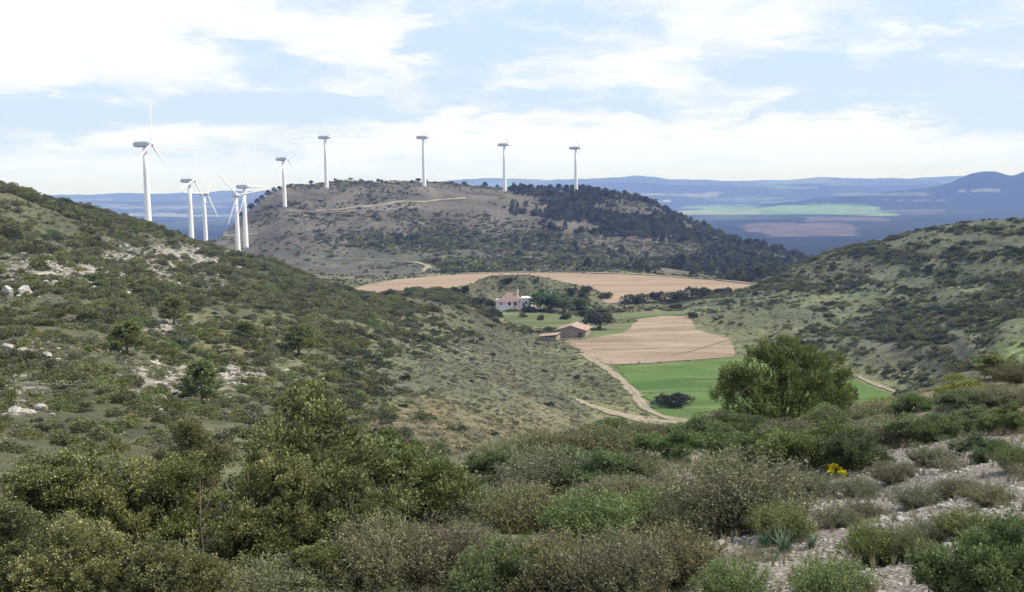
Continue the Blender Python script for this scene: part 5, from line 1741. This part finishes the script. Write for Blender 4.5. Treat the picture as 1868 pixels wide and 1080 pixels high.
# short dry grass and herbs of the valley slopes
x, y, r = cloud_pts(160000, -29, 30, 24, 540, g1)
z = H(x, y); px, py, f = project(np.stack([x, y, z], -1))
smooth = np.clip(1.6 * ellipse(px, py, 930, 700, 260, 100) + 1.2 * ellipse(px, py, 1080, 690, 90, 60) + ellipse(px, py, 860, 790, 220, 40), 0, 1)
cl = fbm(x / 7, y / 7, 161, 3) + .5
k = (g1.uniform(size=len(x)) < np.clip(.25 + cl, .2, 1) * np.maximum(.35 + .65 * smooth, 1.0 * (r < 110) * (px < 800)) * ((px < 800) | (r > 60))) & (np.min([seg_dist(x, y, p) for p in FLAT], axis=0) > -.9 + 3.2 * fbm(x / 4, y / 4, 163, 2)) & off_track(x, y, 1.3)
x, y, z = x[k], y[k], z[k]; n = len(x); smooth = smooth[k]
HERB = []
for m_ in (L_HERB, L_HERB, L_THYME, L_DRYGRASS):
    q = twiggy(g0, 14, 5, .5, .4, .22, .09, .0, .5); HERB.append(leaf_mesh('herb', q, m_))
s = np.clip(g1.lognormal(-.55, .45, n), .25, 1.4) * np.clip(np.hypot(x, y) / 70, .4, 1)
stuff_scatter('hillside_grass', HERB, np.stack([x, y, z - .03], -1), np.stack([np.zeros(n), np.zeros(n), g1.uniform(0, 6.28, n)], -1), np.stack([s * 1.3, s * 1.3, s * .7], -1), g1.choice(4, n, p=[.45, .25, .2, .1]), 'short greyish grass and herbs covering the valley slopes', 'grass')
print('HERB', n)

# stones: loose gravel is stuff, rocks one by one
x, y, r = cloud_pts(70000, -3, 32, 4.5, 30, g1)
z = H(x, y); px, py, f = project(np.stack([x, y, z], -1))
_, st, _ = cover(x, y, z)
k = g1.uniform(size=len(x)) < np.clip(st * 1.6 - .35, 0.02, 1) * np.clip(.4 + fbm(x / 1.1, y / 1.1, 151, 3) * 1.6, .1, 1)
x, y, z = x[k], y[k], z[k]; n = len(x)
s = np.clip(g1.lognormal(-3.65, .6, n), .012, .11)
stuff_scatter('gravel', PEBBLES + ROCKS, np.stack([x, y, z - s * .05], -1), g1.uniform(-.5, .5, (n, 3)) * np.array([1, 1, 6]), s[:, None] * g1.uniform(.7, 1.4, (n, 3)), g1.integers(0, 11, n), 'loose pale stones strewn over the bare near slope', 'gravel')
print('GRAVEL', n)
G_ROCK = 'rocks on the near slope'
for j in range(34):
    for _ in range(60):
        qx, qy = g1.uniform(1240, 1868), g1.uniform(830, 1075)
        if qx - 1240 > (1075 - qy) * .2 and not (1700 < qx and qy > 1010): break
    P, r = hit(qx, qy); s_ = g1.uniform(.06, .13)
    o = obj('rock', ROCKS[j % 6], loc=P - np.array([0, 0, .02])); o.scale = (s_ * g1.uniform(.8, 1.6), s_ * g1.uniform(.8, 1.3), s_ * .7); o.rotation_euler = (0, 0, g1.uniform(0, 6))
    tag(o, 'flat pale limestone rock lying among gravel on the bare near slope', 'rock', G_ROCK)
G_BOUL = 'white boulders on the rocky hillside'
zones = [(150, 495, 170, 26, 46), (330, 475, 90, 20, 14), (280, 705, 95, 22, 26), (450, 684, 45, 9, 8), (60, 345, 45, 10, 8), (40, 720, 50, 30, 8), (290, 600, 40, 14, 8)]
BL = []
for (cx, cy, sx, sy, nn) in zones:
    for j in range(nn):
        qx, qy = cx + g1.normal() * sx * .7, cy + g1.normal() * sy * .7
        if qx < 2 or math.hypot(qx - 35, (qy - 525) * 2) < 45: continue
        P, r = hit(qx, qy, 40)
        if r > 460: continue
        BL.append((qx, qy, P, r))
for j, (qx, qy, P, r) in enumerate(BL):
    s_ = r / F_PX * g1.uniform(3, 9)
    o = obj('boulder', ROCKS[j % 6], loc=P - np.array([0, 0, s_ * .08])); o.scale = (s_ * g1.uniform(.9, 1.9), s_ * g1.uniform(.8, 1.2), s_ * g1.uniform(.5, .9)); o.rotation_euler = (0, 0, g1.uniform(0, 6))
    w_ = where(qx, qy, 'pale limestone boulder')
    tag(o, w_ or 'pale limestone boulder among many alike on the rocky hillside', 'boulder', G_BOUL)
x, y, r = cloud_pts(42000, -27, 0, 50, 420, g1)
z = H(x, y); _, st, _ = cover(x, y, z)
k = g1.uniform(size=len(x)) < np.clip(st * 1.5 - .3, 0, 1)
x, y, z = x[k], y[k], z[k]; n = len(x)
s = np.clip(g1.lognormal(-1.0, .55, n), .15, 1.8)
stuff_scatter('rubble', ROCKS, np.stack([x, y, z - s * .05], -1), g1.uniform(-.3, .3, (n, 3)) * np.array([1, 1, 10]), s[:, None] * g1.uniform(.6, 1.4, (n, 3)) * np.array([1, 1, .7]), g1.integers(0, 6, n), 'pale rubble scattered over the bare patches of the rocky hillside', 'rubble')
print('RUBBLE', n)
